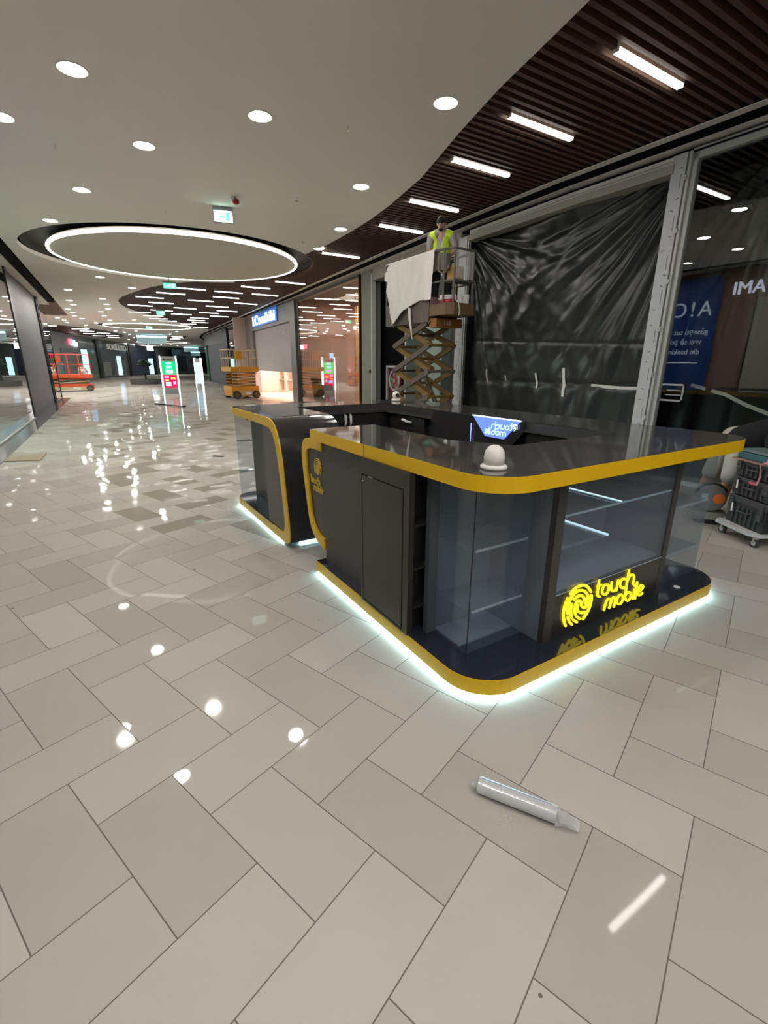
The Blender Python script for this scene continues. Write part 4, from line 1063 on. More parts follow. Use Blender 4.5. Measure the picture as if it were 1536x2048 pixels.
# counter top
ct_out = rr([(1.47, 3.465, 0), (1.47, 1.43, .25), (4.06, 1.43, .27), (4.06, 5.93, .25), (1.47, 5.93, .2), (1.47, 4.49, 0)])
ct_in = [(2.12, 4.49), (2.13, 5.39), (3.37, 5.39), (3.37, 2.08), (2.27, 2.08), (2.06, 2.48), (2.055, 3.465)]
t = thing('kiosk_counter', 'long glossy charcoal kiosk counter with a bright yellow edge band', 'counter', (2.7, 1.5, 1.14))
fill2d('counter_board', offset(ct_out, .006)+ct_in, [], 1.142, .070, M['inner'], t)
fill2d('gloss_top', offset(ct_out, .003)+ct_in, [], 1.212, .009, M['charc'], t)
band(ct_out, 0, .012, 1.14, 1.2195).build('edge_band', M['yellow'], t)
MB().box(1.468, 1.472, 2.598, 2.602, 1.14, 1.2195).build('band_joint', M['black'], t)
MB().box(1.9, 2.06, 3.464, 3.466, 1.12, 1.21).build('end_strip', M['inner'], t)
# inner fascia under the top
for q in ((2.13, 3.36, 5.375, 5.39, 1.11, 1.142), (3.355, 3.37, 4.31, 5.39, 1.11, 1.142), (3.355, 3.37, 2.08, 3.0, 1.125, 1.142)): MB().box(*q).build('inner_fascia', M['inner'], t)

# side cabinet with ribbed panel
def ribbed():
    m = mat('ribbed_charcoal', (.050, .046, .045), .42)
    nt = m.node_tree; b_ = nt.nodes['Principled BSDF']
    tc = nt.nodes.new('ShaderNodeTexCoord'); wv = nt.nodes.new('ShaderNodeTexWave'); wv.bands_direction = 'Z'; wv.inputs['Scale'].default_value = 22
    wv.inputs['Distortion'].default_value = 3.0; wv.inputs['Detail'].default_value = 3; wv.inputs['Detail Scale'].default_value = 4
    nt.links.new(tc.outputs['Object'], wv.inputs['Vector'])
    bp = nt.nodes.new('ShaderNodeBump'); bp.inputs['Strength'].default_value = .35; bp.inputs['Distance'].default_value = .004
    nt.links.new(wv.outputs[0], bp.inputs['Height']); nt.links.new(bp.outputs[0], b_.inputs['Normal']); return m
t = thing('kiosk_side_cabinet', 'ribbed charcoal side cabinet of the kiosk beside the yellow framed gate', 'cabinet', (1.8, 3.0, .12))
MB().box(1.56, 2.05, 2.64, 3.40, .121, 1.14).build('body', M['inner'], t)
MB().box(1.548, 1.56, 2.63, 3.405, .121, 1.14).build('ribbed_panel', ribbed(), t)
t = thing('kiosk_door_cabinet', 'dark brown kiosk cabinet with one tall flush door, nearest left side', 'cabinet', (1.75, 2.35, .12))
b = MB(); b.box(1.462, 2.05, 2.145, 2.622, .121, 1.14); b.build('body', M['black'], t)
b = MB(); b.box(1.452, 1.463, 2.60, 2.625, .121, 1.14); b.box(1.452, 1.463, 2.06, 2.115, .121, 1.14); b.box(1.452, 1.463, 2.115, 2.60, 1.035, 1.14); b.box(1.452, 1.463, 2.115, 2.60, .121, .135)
b.box(1.46, 1.49, 2.06, 2.08, .121, 1.14)
b.build('front_frame', M['door'], t)
d = MB().box(1.451, 1.463, 2.124, 2.592, .145, 1.026).build('door', M['door'], t, bevel=.001)
MB().cyl((1.452, 2.582, .99), .006, .004, axis=(-1, 0, 0), n=12).build('lock', M['chrome'], d)
MB().box(1.4495, 1.452, 2.46, 2.51, 1.028, 1.034).build('hinge_clip', M['chrome'], t)
for z_ in (.30, .55, .82): MB().box(1.49, 1.70, 2.05, 2.14, z_, z_+.012).build('niche_shelf', M['inblack'], t)
MB().box(1.49, 1.72, 2.135, 2.145, .121, 1.14).build('niche_back', M['black'], t)
# corner glass showcase
t = thing('corner_glass_showcase', 'empty glass corner showcase with two glass shelves at the near kiosk corner', 'showcase', (1.86, 1.88, .12))
MB().box(1.575, 1.638, 2.02, 2.06, .121, 1.14).build('post', mat('post_blue_grey', (.075, .088, .10), .25), t)
MB().box(1.635, 2.08, 2.03, 2.05, .121, 1.14).build('back_panel', M['cabback'], t)
MB().box(1.634, 1.642, 1.722, 2.03, .122, 1.142).build('side_glass', M['kglass'], t)
MB().box(1.642, 2.075, 1.722, 1.730, .122, 1.142).build('front_glass', M['kglass'], t)
MB().box(1.632, 1.636, 1.7185, 1.7225, .122, 1.142).build('corner_joint', M['black'], t)
MB().box(1.646, 2.075, 1.80, 2.03, .1215, .132).build('base_board', M['cabfloor'], t)
for z_ in (.37, .74):
    s = MB().box(1.655, 2.075, 1.735, 2.025, z_, z_+.008).build('glass_shelf', M['kshelf'], t)
    MB().box(1.668, 2.07, 1.731, 1.737, z_-.004, z_+.010).build('shelf_rail', M['kedge'], s)
    for x_, y_ in ((1.67, 2.02), (1.70, 1.85), (2.0, 2.02)): MB().cyl((x_, y_, z_-.008), .006, .008, n=10).build('shelf_pin', M['chrome'], s)
# front showcase with the lit logo
t = thing('front_display_cabinet', 'front kiosk display cabinet with glass shelves above the lit yellow logo', 'display cabinet', (2.7, 1.8, .12))
b = MB(); b.box(2.085, 2.155, 1.56, 1.60, .121, 1.14); b.build('post', M['panel'], t)
b = MB(); b.box(3.285, 3.345, 1.56, 1.60, .121, 1.14); b.build('post', M['panel'], t)
MB().box(2.155, 3.285, 1.562, 1.60, .121, .415).build('logo_panel', mat('logo_panel_black', (.030, .028, .028), .22), t)
MB().box(2.085, 2.10, 1.60, 2.07, .121, 1.14).build('side_panel', M['cabback'], t)
MB().box(3.33, 3.345, 1.60, 2.07, .121, 1.14).build('side_panel', M['cabback'], t)
MB().box(2.10, 3.33, 2.05, 2.07, .121, 1.14).build('back_panel', M['cabback'], t)
MB().box(2.10, 3.33, 1.60, 2.05, .415, .425).build('floor_board', M['cabfloor'], t)
MB().box(2.155, 3.285, 1.566, 1.572, .417, 1.14).build('front_glass', M['kglass'], t)
MB().box(2.155, 3.285, 1.563, 1.567, .410, .418).build('glass_channel', M['kedge'], t)
s = MB().box(2.115, 3.32, 1.585, 2.045, .895, .903).build('glass_shelf', M['kshelf'], t)
MB().box(2.115, 3.32, 1.580, 1.585, .893, .905).build('shelf_edge', mat('glass_edge', (.30, .42, .45), .15, emis=(.5, .75, .85), es=.05), s)
MB().box(2.72, 2.727, 1.585, 2.045, .903, .909).build('joint_rail', emit('lit_rail', (.62, .85, .98), .75), s)
s = MB().box(2.115, 2.66, 1.60, 2.045, .686, .694).build('glass_shelf', M['kshelf'], t)
MB().box(2.655, 2.662, 1.60, 2.045, .686, .700).build('joint_rail', emit('lit_rail2', (.62, .85, .98), .6), s)
for x_, y_, z_ in ((2.13, 1.62, .885), (2.13, 2.0, .885), (3.3, 1.62, .885), (2.13, 1.62, .676)): MB().cyl((x_, y_, z_), .007, .010, n=10).build('shelf_pin', M['chrome'], t)
# glass box on the right
t = thing('right_glass_showcase', 'open glass shelves at the right end of the kiosk front', 'showcase', (3.7, 1.8, .12))
MB().box(3.35, 4.0, 1.634, 1.640, .122, 1.142).build('front_glass', M['kglass'], t)
MB().box(3.994, 4.0, 1.640, 2.0, .122, 1.142).build('side_glass', M['kglass'], t)
for z_, y1_ in ((.335, 1.95), (.715, 1.95)):
    s = MB().box(3.35, 3.992, 1.645, y1_, z_, z_+.008).build('glass_shelf', M['kshelf'], t)
    MB().box(3.35, 3.99, 1.640, 1.646, z_-.006, z_+.010).build('shelf_rail', M['kedge'], s)
# right and far runs
t = thing('kiosk_back_cabinet', 'dark cabinet run under the right-hand kiosk counter with a V-shaped inner board', 'cabinet', (3.7, 3.7, .12))
b = MB(); b.box(3.45, 3.98, 2.10, 5.36, .121, 1.14); b.build('body', M['black'], t)
poly = [(4.36, 1.215), (4.05, .905), (4.0, .13), (3.2, .13), (3.11, .975), (2.985, 1.12), (2.985, 1.215)]
MB().prismx([(4.36, 1.10), (4.05, .905), (4.03, .13), (3.14, .13), (3.11, .975), (2.975, 1.12), (2.975, 1.215), (3.64, 1.215), (4.31, 1.215)], 3.352, 3.366).build('v_board', mat('v_board', (.030, .029, .030), .25), t)
MB().box(3.40, 3.452, 2.1, 2.98, .13, 1.11).build('drawer_front', M['inblack'], t)
dr = MB().box(3.40, 3.452, 4.55, 5.30, .20, 1.09).build('door', M['inblack'], t)
b = MB(); b.tube([(3.38, 4.98, 1.045), (3.365, 4.95, 1.045), (3.365, 4.85, 1.03), (3.39, 4.80, 1.025)], [.016, .018, .016, .012], 10); b.build('handle', M['white'], dr, smooth=True)
MB().cyl((3.40, 4.62, 1.08), .010, .008, axis=(-1, 0, 0), n=12).build('lock', M['chrome'], dr)
t = thing('kiosk_far_cabinet', 'black cabinet run under the far kiosk counter with two white handles', 'cabinet', (2.8, 5.6, .12))
MB().box(2.13, 3.98, 5.43, 5.90, .121, 1.14).build('body', M['black'], t)
for x0_, x1_, hx in ((2.2, 2.80, 2.775), (2.82, 3.4, 2.85)):
    d = MB().box(x0_, x1_, 5.405, 5.43, .2, 1.105).build('door', M['inblack'], t)
    MB().tube([(hx, 5.39, 1.10), (hx, 5.372, 1.085), (hx+.004, 5.372, .99), (hx, 5.39, .96)], [.012, .016, .015, .012], 10).build('handle', M['white'], d, smooth=True)
# illuminated trapezoid sign (back side)
t = thing('acrylic_logo_sign', 'small blue glowing trapezoid sign with mirrored lettering inside the kiosk', 'sign', (3.34, 3.32, 1.03))
MB().prismx([(3.64, 1.215), (3.01, 1.215), (3.20, 1.03), (3.45, 1.03)], 3.338, 3.348).build('acrylic_plate', mat('blue_acrylic', (.05, .07, .22), .12, emis=(.11, .19, .72), es=.75), t)
MB().box(3.332, 3.349, 3.005, 3.645, 1.2165, 1.2235).build('lit_edge', emit('edge_light', (.65, .88, 1), 3.2), t)
FP=[[(2.291,0.401),(2.314,0.424),(2.358,0.435),(2.410,0.430),(2.458,0.403),(2.491,0.363)],[(2.504,0.333),(2.511,0.293),(2.500,0.242),(2.478,0.207),(2.451,0.183)],[(2.269,0.378),(2.249,0.341),(2.243,0.290),(2.253,0.241),(2.281,0.189)],[(2.284,0.272),(2.280,0.319),(2.293,0.368),(2.328,0.401),(2.387,0.402),(2.444,0.373),(2.476,0.327),(2.478,0.286),(2.462,0.261),(2.434,0.266),(2.412,0.291),(2.403,0.319),(2.382,0.335),(2.359,0.326),(2.349,0.292),(2.356,0.257),(2.379,0.221),(2.415,0.195)],[(2.332,0.353),(2.357,0.366),(2.395,0.366),(2.431,0.339),(2.450,0.294)],[(2.375,0.302),(2.373,0.279),(2.393,0.249),(2.427,0.232),(2.459,0.229)],[(2.317,0.325),(2.310,0.297),(2.317,0.262),(2.332,0.227)],[(2.293,0.245),(2.309,0.210),(2.343,0.178)],[(2.357,0.202),(2.390,0.180)]]
TX=[[(2.562,0.421),(2.563,0.330),(2.574,0.307),(2.594,0.301)],[(2.553,0.383),(2.593,0.382)],[(2.659,0.370),(2.628,0.371),(2.611,0.348),(2.616,0.320),(2.640,0.299),(2.671,0.299),(2.685,0.325),(2.678,0.355),(2.659,0.370)],[(2.706,0.372),(2.704,0.331),(2.722,0.303),(2.748,0.297),(2.771,0.313)],[(2.777,0.368),(2.772,0.309),(2.775,0.296)],[(2.863,0.355),(2.823,0.369),(2.802,0.348),(2.811,0.313),(2.837,0.294),(2.871,0.293)],[(2.885,0.413),(2.885,0.333),(2.888,0.239),(2.898,0.199),(2.925,0.174),(2.953,0.177),(2.965,0.205),(2.948,0.235),(2.917,0.246),(2.893,0.230)],[(2.885,0.333),(2.905,0.370),(2.940,0.373),(2.965,0.349),(2.965,0.293)],[(2.668,0.182),(2.673,0.237),(2.694,0.260),(2.722,0.248),(2.735,0.223),(2.724,0.181)],[(2.735,0.223),(2.743,0.250),(2.767,0.250),(2.784,0.228),(2.777,0.175)],[(2.832,0.252),(2.802,0.240),(2.803,0.201),(2.830,0.175),(2.862,0.179),(2.873,0.210),(2.854,0.241),(2.832,0.252)],[(2.993,0.244),(2.994,0.174)],[(2.991,0.274),(2.991,0.270)],[(3.012,0.294),(3.022,0.169)],[(3.045,0.207),(3.098,0.221),(3.100,0.245),(3.069,0.259),(3.043,0.238),(3.042,0.201),(3.067,0.174),(3.106,0.187)]]
def strokes(ST, fn, r, name, m, parent, depth=None):
    b_ = MB()
    for S_ in ST:
        closed = S_[0] == S_[-1] and len(S_) > 3
        P = smooth_poly(S_[:-1] if closed else S_, 2 if len(S_) > 2 else 0, closed)
        if closed: P = P+[P[0]]
        P3 = [fn(u, v) for u, v in P]
        b_.tube(P3, r, 8, caps=not closed)
        for e in (P3[0], P3[-1]): b_.sphere(e, r, 8, 6)
    return b_.build(name, m, parent, smooth=True)
t = thing('front_logo_sign', 'lit yellow fingerprint logo with the words touch mobile on the kiosk front', 'logo sign', (2.7, 1.555, .18))
strokes(FP, lambda u, v: (u, 1.555, v), .0090, 'fingerprint_mark', M['yE'], t)
strokes(TX, lambda u, v: (u, 1.555, v), .0078, 'lettering', M['yE'], t)
t2 = bpy.data.objects['acrylic_logo_sign']
strokes(TX, lambda u, v: (3.337, 3.10+(u-2.553)*.64, 1.055+(v-.169)*.52), .0052, 'mirrored_lettering', emit('acrylic_letters', (.28, .52, 1), 1.25), t2)
strokes([FP[0], FP[3]], lambda u, v: (3.337, 3.03+(u-2.243)*.25, 1.12+(v-.178)*.25), .0035, 'mirrored_mark', emit('acrylic_mark', (.55, .75, 1), 1.2), t2)
# thin upright strip glowing blue
o = MB().box(3.33, 3.336, 3.652, 3.658, .92, 1.14).build('upright_strip', emit('blue_glow_strip', (.3, .4, 1), .8)); 
setp(o, t2)
# gate with the yellow C frame
t = thing('kiosk_gate', 'yellow framed swing gate with fingerprint logo closing the kiosk entrance', 'gate', (1.56, 3.6, .21))
outer = smooth_poly([(3.41, 1.125), (3.63, 1.125), (3.72, 1.115), (3.79, 1.08), (3.825, .97), (3.80, .80), (3.75, .55), (3.71, .37), (3.62, .26), (3.5, .215), (3.41, .205)], 2)
inner = smooth_poly([(3.41, .30), (3.50, .305), (3.60, .36), (3.66, .46), (3.69, .64), (3.72, .80), (3.735, .95), (3.71, 1.02), (3.63, 1.045), (3.41, 1.045)], 2)
def rim(outer, inner, x0, x1):      # strip between two profiles, resampled to equal counts
    def res(P, n):
        P = [Vector(p) for p in P]; Ls = [0]
        for a, c in zip(P, P[1:]): Ls.append(Ls[-1]+(c-a).length)
        out = []
        for i in range(n):
            s_ = Ls[-1]*i/(n-1); k = max(j for j in range(len(P)) if Ls[j] <= s_+1e-9); k = min(k, len(P)-2)
            f = (s_-Ls[k])/max(Ls[k+1]-Ls[k], 1e-9); out.append(P[k].lerp(P[k+1], min(f, 1)))
        return out
    n = 60; A = res(outer, n); B = res(inner[::-1], n); mb_ = MB(); vs = []
    for p, q in zip(A, B): vs += [(x0, p.x, p.y), (x1, p.x, p.y), (x1, q.x, q.y), (x0, q.x, q.y)]
    fs = [(0, 1, 2, 3), tuple(4*(n-1)+k for k in (3, 2, 1, 0))]
    for i in range(n-1):
        for k in range(4): fs.append((4*i+k, 4*i+(k+1) % 4, 4*i+4+(k+1) % 4, 4*i+4+k))
    return mb_.add(vs, fs)
rim(outer, inner, 1.535, 1.585).build('frame', M['yellow'], t)
MB().prismx([(y_, z_) for y_, z_ in inner], 1.552, 1.575).build('panel', M['door'], t)
strokes(FP, lambda u, v: (1.549, 3.585-(u-2.243)*.52, .835+(v-.178)*.52), .0042, 'fingerprint_mark', M['yP'], t)
strokes(TX, lambda u, v: (1.549, 3.665-(u-2.553)*.44, .68+(v-.169)*.52), .0045, 'lettering', M['yP'], t)
# far end unit with the C profile
t = thing('kiosk_end_unit', 'far kiosk end unit with black gloss waterfall curve and yellow side outline', 'kiosk end', (1.8, 5.0, .03))
outer = smooth_poly([(5.70, 1.222), (4.55, 1.222), (4.38, 1.215), (4.28, 1.17), (4.19, 1.07), (4.125, .87), (4.09, .62), (4.06, .40), (4.03, .20), (4.035, .08), (4.09, .035), (4.27, .03), (5.68, .03)], 2)
inner = smooth_poly([(5.70, .12), (4.30, .12), (4.19, .13), (4.145, .19), (4.15, .36), (4.18, .55), (4.23, .84), (4.29, 1.03), (4.37, 1.11), (4.50, 1.14), (5.70, 1.14)], 2)
rim(outer, inner, 1.458, 1.472).build('side_outline', M['yellow'], t)
b = MB()
def sheetx(P, x0, x1, mb_):
    n = len(P); vs = [(x0, p[0], p[1]) for p in P]+[(x1, p[0], p[1]) for p in P]
    mb_.add(vs, [(i, i+1, n+i+1, n+i) for i in range(n-1)])
oc = [p for p in outer if p[0] < 4.6]
shell = rim([(p[0], p[1]) for p in outer if p[0] < 4.62], [(p[0]-0.0, p[1]) for p in inner if p[0] < 4.62], 1.472, 2.11)
shell.build('waterfall_curve', M['gloss'], t, smooth=False)
MB().box(1.474, 2.09, 4.22, 4.66, .125, 1.135).build('end_box', M['panel'], t) if False else MB().prismx([(4.66, .125), (4.20, .125), (4.155, .19), (4.16, .36), (4.19, .55), (4.24, .84), (4.30, 1.03), (4.38, 1.10), (4.50, 1.135), (4.66, 1.135)], 1.474, 2.09).build('side_panel', mat('warm_charcoal_panel', (.075, .066, .062), .4), t)
MB().box(1.69, 2.09, 4.66, 5.80, .122, 1.135).build('recessed_panel', M['panel'], t)
MB().box(1.72, 2.02, 4.075, 4.085, .20, .96).build('front_inset', M['gloss'], t) if False else None
gl_ = MB().box(1.50, 1.69, 5.80, 5.806, .122, 1.135).build('end_glass', M['kglass'], t)
for z_ in (.42, .80): MB().box(1.52, 1.69, 5.806, 5.90, z_, z_+.008).build('glass_shelf', M['kshelf'], t)
MB().tube([(1.60, 5.62, 1.08), (1.58, 5.60, 1.135)], .01, 8).build('counter_clip', M['frame'], t)
# cameras on the counter
t = thing('dome_camera', 'white dome security camera on the near corner of the kiosk counter', 'camera', (1.66, 1.64, 1.221))
MB().lathe([(.064, 0), (.066, .006), (.066, .014), (.058, .020), (.052, .022)], (1.66, 1.64, 1.221), n=40).build('base_ring', M['domew'], t, smooth=True)
MB().lathe([(.050, .020), (.051, .055), (.046, .085), (.034, .104), (.018, .114), (.0, .117)], (1.66, 1.64, 1.221), n=40).build('dome', M['domew'], t, smooth=True)
MB().cyl((1.695, 1.612, 1.325), .004, .004, axis=(.7, -.7, .2), n=8).build('screw_hole', M['black'], t)
t = thing('turret_camera', 'small white camera with black lens on the far kiosk counter', 'camera', (3.70, 5.62, 1.221))
MB().lathe([(.062, 0), (.066, .008), (.060, .030), (.045, .036)], (3.70, 5.62, 1.221)).build('base', M['domew'], t, smooth=True)
MB().sphere((3.70, 5.62, 1.300), .052, 20, 14).build('head', M['domew'], t, smooth=True)
d = (Vector((0.3, 0, 1.5))-Vector((3.70, 5.62, 1.3))).normalized()+Vector((.35, -.1, 0)); d.normalize()
MB().cyl(Vector((3.70, 5.62, 1.300))+d*.042, .026, .014, axis=d).build('lens', M['black'], t)
# loose strip reflected: small packets on far counter end
t = thing('small_package', 'little crumpled clear packet on the far left tip of the kiosk counter', 'packet', (1.62, 5.72, 1.221))
MB().sphere((1.66, 5.66, 1.236), .05, 10, 6, (1.4, .9, .28)).build('wrapper', M['filmc'], t)

# ------------------------------------------------------------------ FILM ROLL
a = Vector((1.150, 1.085, .034)); c = Vector((1.312, .822, .034)); ax = (c-a).normalized(); ln = (c-a).length
t = thing('film_roll', 'clear wrapped roll of plastic film lying on the floor tiles in front', 'film roll', (1.23, .95, 0))
MB().cyl(a, .033, ln, axis=ax, n=40).build('roll', M['film'], t, smooth=False)
sd_ = Vector((-ax.y, ax.x, 0))
MB().cyl(a+ax*(-.001), .012, .004, axis=ax, n=16).build('core', M['card'], t)
b = MB(); r_ = random.Random(5)
def crumple(p, dirv, ln_, w0, w1, b):
    n = 7; rows = 6; vs = []
    for i in range(rows):
        f = i/(rows-1); wv = w0+(w1-w0)*f
        for k in range(n):
            an = 2*PI*k/n
            vs.append(p+dirv*(ln_*f)+sd_*(math.cos(an)*wv*(1+.35*r_.uniform(-1, 1)))+Vector((0, 0, max(-.028+f*.0, math.sin(an)*wv*.8*(1-.75*f)*(1+.3*r_.uniform(-1, 1)))-.012*f)))
    fs = []
    for i in range(rows-1):
        for k in range(n): fs.append((i*n+k, i*n+(k+1) % n, (i+1)*n+(k+1) % n, (i+1)*n+k))
    b.add(vs, fs)
crumple(c, (ax+Vector((0, -.1, 0))).normalized(), .085, .035, .028, b)
b.build('loose_wrapper', M['filmc'], t)
b = MB(); crumple(a, -ax, .03, .035, .008, b)
b.build('loose_wrapper', M['filmc'], t)
b = MB(); b.tube([a+Vector((0, 0, .0335))+ax*.01+sd_*.006, c+Vector((0, 0, .0335))-ax*.02+sd_*.008], .0022, 6); b.build('film_edge', mat('film_edge_blue', (.45, .55, .72), .2), t)

# ------------------------------------------------------------------ TOOL TROLLEY
A_ = Vector((5.55, 2.21, 0)); e1 = Vector((-.27, -.46, 0)).normalized(); e2 = Vector((.86, -.50, 0)).normalized(); Z = Vector((0, 0, 1))
def tp(u, v, z): return A_+e1*u+e2*v+Z*z
t = thing('tool_dolly', 'pale grey wheeled dolly carrying the black tool boxes at the right', 'dolly', tuple(tp(.27, .3, 0)))
pp = [tp(0, .06, 0), tp(.06, 0, 0), tp(.50, 0, 0), tp(.58, .07, 0), tp(.58, .62, 0), tp(0, .62, 0)]
holes = [[tp(.20, .035, 0), tp(.36, .035, 0), tp(.36, .07, 0), tp(.20, .07, 0)]]
fill2d('deck', [(p.x, p.y) for p in pp], [[(p.x, p.y) for p in h_] for h_ in holes], .12, .022, M['dolly'], t)
for u, v in ((.07, .09), (.51, .09), (.07, .52), (.51, .52)):
    p = tp(u, v, 0)
    cs = MB().cyl(p+Z*.088, .028, .032, n=14).obox(p+Z*.075+e2*.0, e1, e2, Z, .012, .022, .03).build('caster', M['chrome'], t)
    MB().cyl(p+Z*.046+e2*(-.014), .046, .028, axis=e2, n=24).build('wheel', M['tyre'], cs)
    MB().cyl(p+Z*.046+e2*(-.017), .026, .034, axis=e2, n=20).build('hub', M['dolly'], cs)
def toolbox(z0, h, lb, u0=.05, u1=.53, v0=.11, v1=.50, tag_=None, red=False, m=None):
    t = thing('tool_box', lb, 'tool box', tuple(tp(.29, .3, z0)))
    cu_, cv = (u0+u1)/2, (v0+v1)/2; hu, hv = (u1-u0)/2, (v1-v0)/2
    MB().obox(tp(cu_, cv, z0+h*.40), e1, e2, Z, hu, hv, h*.38).build('body', m or M['tbox'], t, bevel=.008)
    MB().obox(tp(cu_, cv, z0+h*.88), e1, e2, Z, hu+.006, hv+.006, h*.11).build('lid', M['tbox2'], t, bevel=.006)
    b = MB(); n = 6
    for k in range(n): b.obox(tp(u0+(u1-u0)*(k+1.5)/(n+2), v0-.006, z0+h*.38), e1, e2, Z, .008, .006, h*.30)
    b.build('rib', M['tbox2'], t)
    for u in (u0+.045, u1-.045):
        l_ = MB().obox(tp(u, v0-.014, z0+h*.66), e1, e2, Z, .026, .012, h*.27).build('latch', M['tbox2'], t, bevel=.003)
        MB().cyl(tp(u, v0-.026, z0+h*.66), .007, .004, axis=-e2, n=10).build('latch_eye', M['black'], l_)
    for v in (v0+.07, v1-.07):
        MB().obox(tp(u1+.012, v, z0+h*.66), e1, e2, Z, .010, .022, h*.24).build('latch', M['tbox2'], t)
    MB().tube([tp(cu_-.08, v0-.01, z0+h*.55), tp(cu_-.075, v0-.035, z0+h*.52), tp(cu_+.075, v0-.035, z0+h*.52), tp(cu_+.08, v0-.01, z0+h*.55)], .009, 8).build('carry_handle', M['tbox2'], t)
    if red: MB().obox(tp(cu_+.02, v0-.010, z0+h*.84), e1, e2, Z, .042, .010, .013).build('label', M['pinkred'], t)
    if tag_ is not None:
        MB().obox(tp(tag_, v0-.022, z0+h*.58), e1+Z*.1, e2, Z-e1*.1, .010, .002, .045).build('hanging_tag', M['white'], t)
    return t
toolbox(.136, .30, 'largest black tool box, bottom of the stack on the grey dolly', tag_=.13, red=False)
toolbox(.440, .19, 'black tool box second from the bottom with a pink red label', tag_=.13, red=True)
toolbox(.634, .17, 'black tool box third from the bottom, under the teal case', tag_=None)
t = thing('teal_case', 'flat teal blue case topping the stack of tool boxes', 'case', tuple(tp(.29, .3, .81)))
MB().obox(tp(.27, .32, .845), e1, e2, Z, .24, .22, .035).build('body', M['teal'], t, bevel=.012)
MB().obox(tp(.27, .32, .895), e1, e2, Z, .245, .225, .012).build('lid', mat('teal_grey_lid', (.13, .19, .19), .5), t, bevel=.006)
t = thing('wooden_level', 'narrow brown wooden strip between the teal case and the tool boxes', 'wood strip', tuple(tp(.1, .1, .80)))
MB().obox(tp(.27, .10, .8015), e1, e2, Z, .27, .022, .0085).build('strip', mat('reddish_wood', (.32, .17, .12), .6), t)
MB().cyl(tp(.06, .10, .8105), .010, .002, n=14).build('hole', M['black'], t)
# pink cloth hanging over
t = thing('pink_cloth', 'crumpled pink fabric with a dangling ribbon on the tool boxes', 'cloth', tuple(tp(.5, .1, .8)))
b = MB(); r_ = random.Random(2)
for k in range(8): b.sphere(tp(.43+.025*k, .10+.02*r_.uniform(-1, 1), .835+.012*r_.uniform(-1, 1)), .034, 10, 8, (1, 1, .6))
b.build('fabric', M['pink'], t, smooth=True)
b = MB(); b.tube([tp(.43, .06, .83), tp(.40, .05, .80), tp(.39, .07, .74), tp(.40, .075, .68), tp(.385, .072, .60)], [.006, .006, .005, .007, .010], 6); b.build('ribbon', M['pink'], t)
# mitre saw / grey machine at the left end
t = thing('power_saw', 'grey round-bodied power tool with an orange label at the left of the tool boxes', 'power tool', (5.77, 2.35, 0))
pc = Vector((5.80, 2.37, .30)); vd = Vector((-.80, -.62, -.0)).normalized(); sdv = Vector((0, 0, 1)).cross(vd).normalized()
MB().cyl(pc-vd*.10, .150, .16, axis=vd, n=36).build('body', M['grey2'], t, bevel=.01)
b = MB(); b.tube([pc+vd*.02+(sdv*math.cos(a_)+Z*math.sin(a_))*.158 for a_ in [math.radians(x_) for x_ in range(30, 165, 12)]], .016, 8); b.build('carry_handle', M['black'], t)
MB().cyl(pc+vd*.062-sdv*-.02+Z*.0+sdv*.05, .058, .006, axis=vd, n=24).build('label', M['orange'], t)
MB().obox(pc+vd*.065-sdv*.07+Z*.02, sdv, vd, Z, .03, .003, .03).build('rating_plate', M['dolly'], t)
b = MB(); b.obox(pc-Z*.20-vd*.02, sdv, vd, Z, .17, .10, .04); b.tube([pc-sdv*.16-Z*.16, pc-sdv*.21-Z*.19, pc-sdv*.20-Z*.245], .014, 8); b.build('base', mat('saw_base', (.24, .23, .20), .5), t)
MB().sphere(pc-sdv*.17-Z*.10, .032, 12, 8).build('knob', M['white'], t, smooth=True)
MB().obox(Vector((pc.x, pc.y, .030))-vd*.02, sdv, vd, Z, .10, .07, .030).build('foot_block', M['black'], t)

# ------------------------------------------------------------------ PEOPLE
def caps_mesh(segs, name, m, voxel=.012, sm=4, extra=None, parent=None):
    mb_ = MB()
    for p0, p1, r0, r1 in segs:
        p0 = Vector(p0); p1 = Vector(p1)
        n = 5; pts = [p0.lerp(p1, i/n) for i in range(n+1)]; rs = [r0+(r1-r0)*i/n for i in range(n+1)]
        mb_.tube(pts, rs, 14); mb_.sphere(p0, r0, 14, 10); mb_.sphere(p1, r1, 14, 10)
    if extra: extra(mb_)
    me = mb_.mesh(name, None)
    tmp = bpy.data.objects.new('tmp', me); COL.objects.link(tmp)
    r = tmp.modifiers.new('r', 'REMESH'); r.mode = 'VOXEL'; r.voxel_size = voxel
    s_ = tmp.modifiers.new('s', 'SMOOTH'); s_.iterations = sm; s_.factor = .5
    dg = bpy.context.evaluated_depsgraph_get(); me2 = bpy.data.meshes.new_from_object(tmp.evaluated_get(dg))
    bpy.data.objects.remove(tmp); bpy.data.meshes.remove(me)
    me2.name = name; me2.materials.clear(); me2.materials.append(m)
    me2.polygons.foreach_set('use_smooth', [True]*len(me2.polygons))
    o = bpy.data.objects.new(name, me2); COL.objects.link(o)
    if parent is not None: setp(o, parent)
    return o
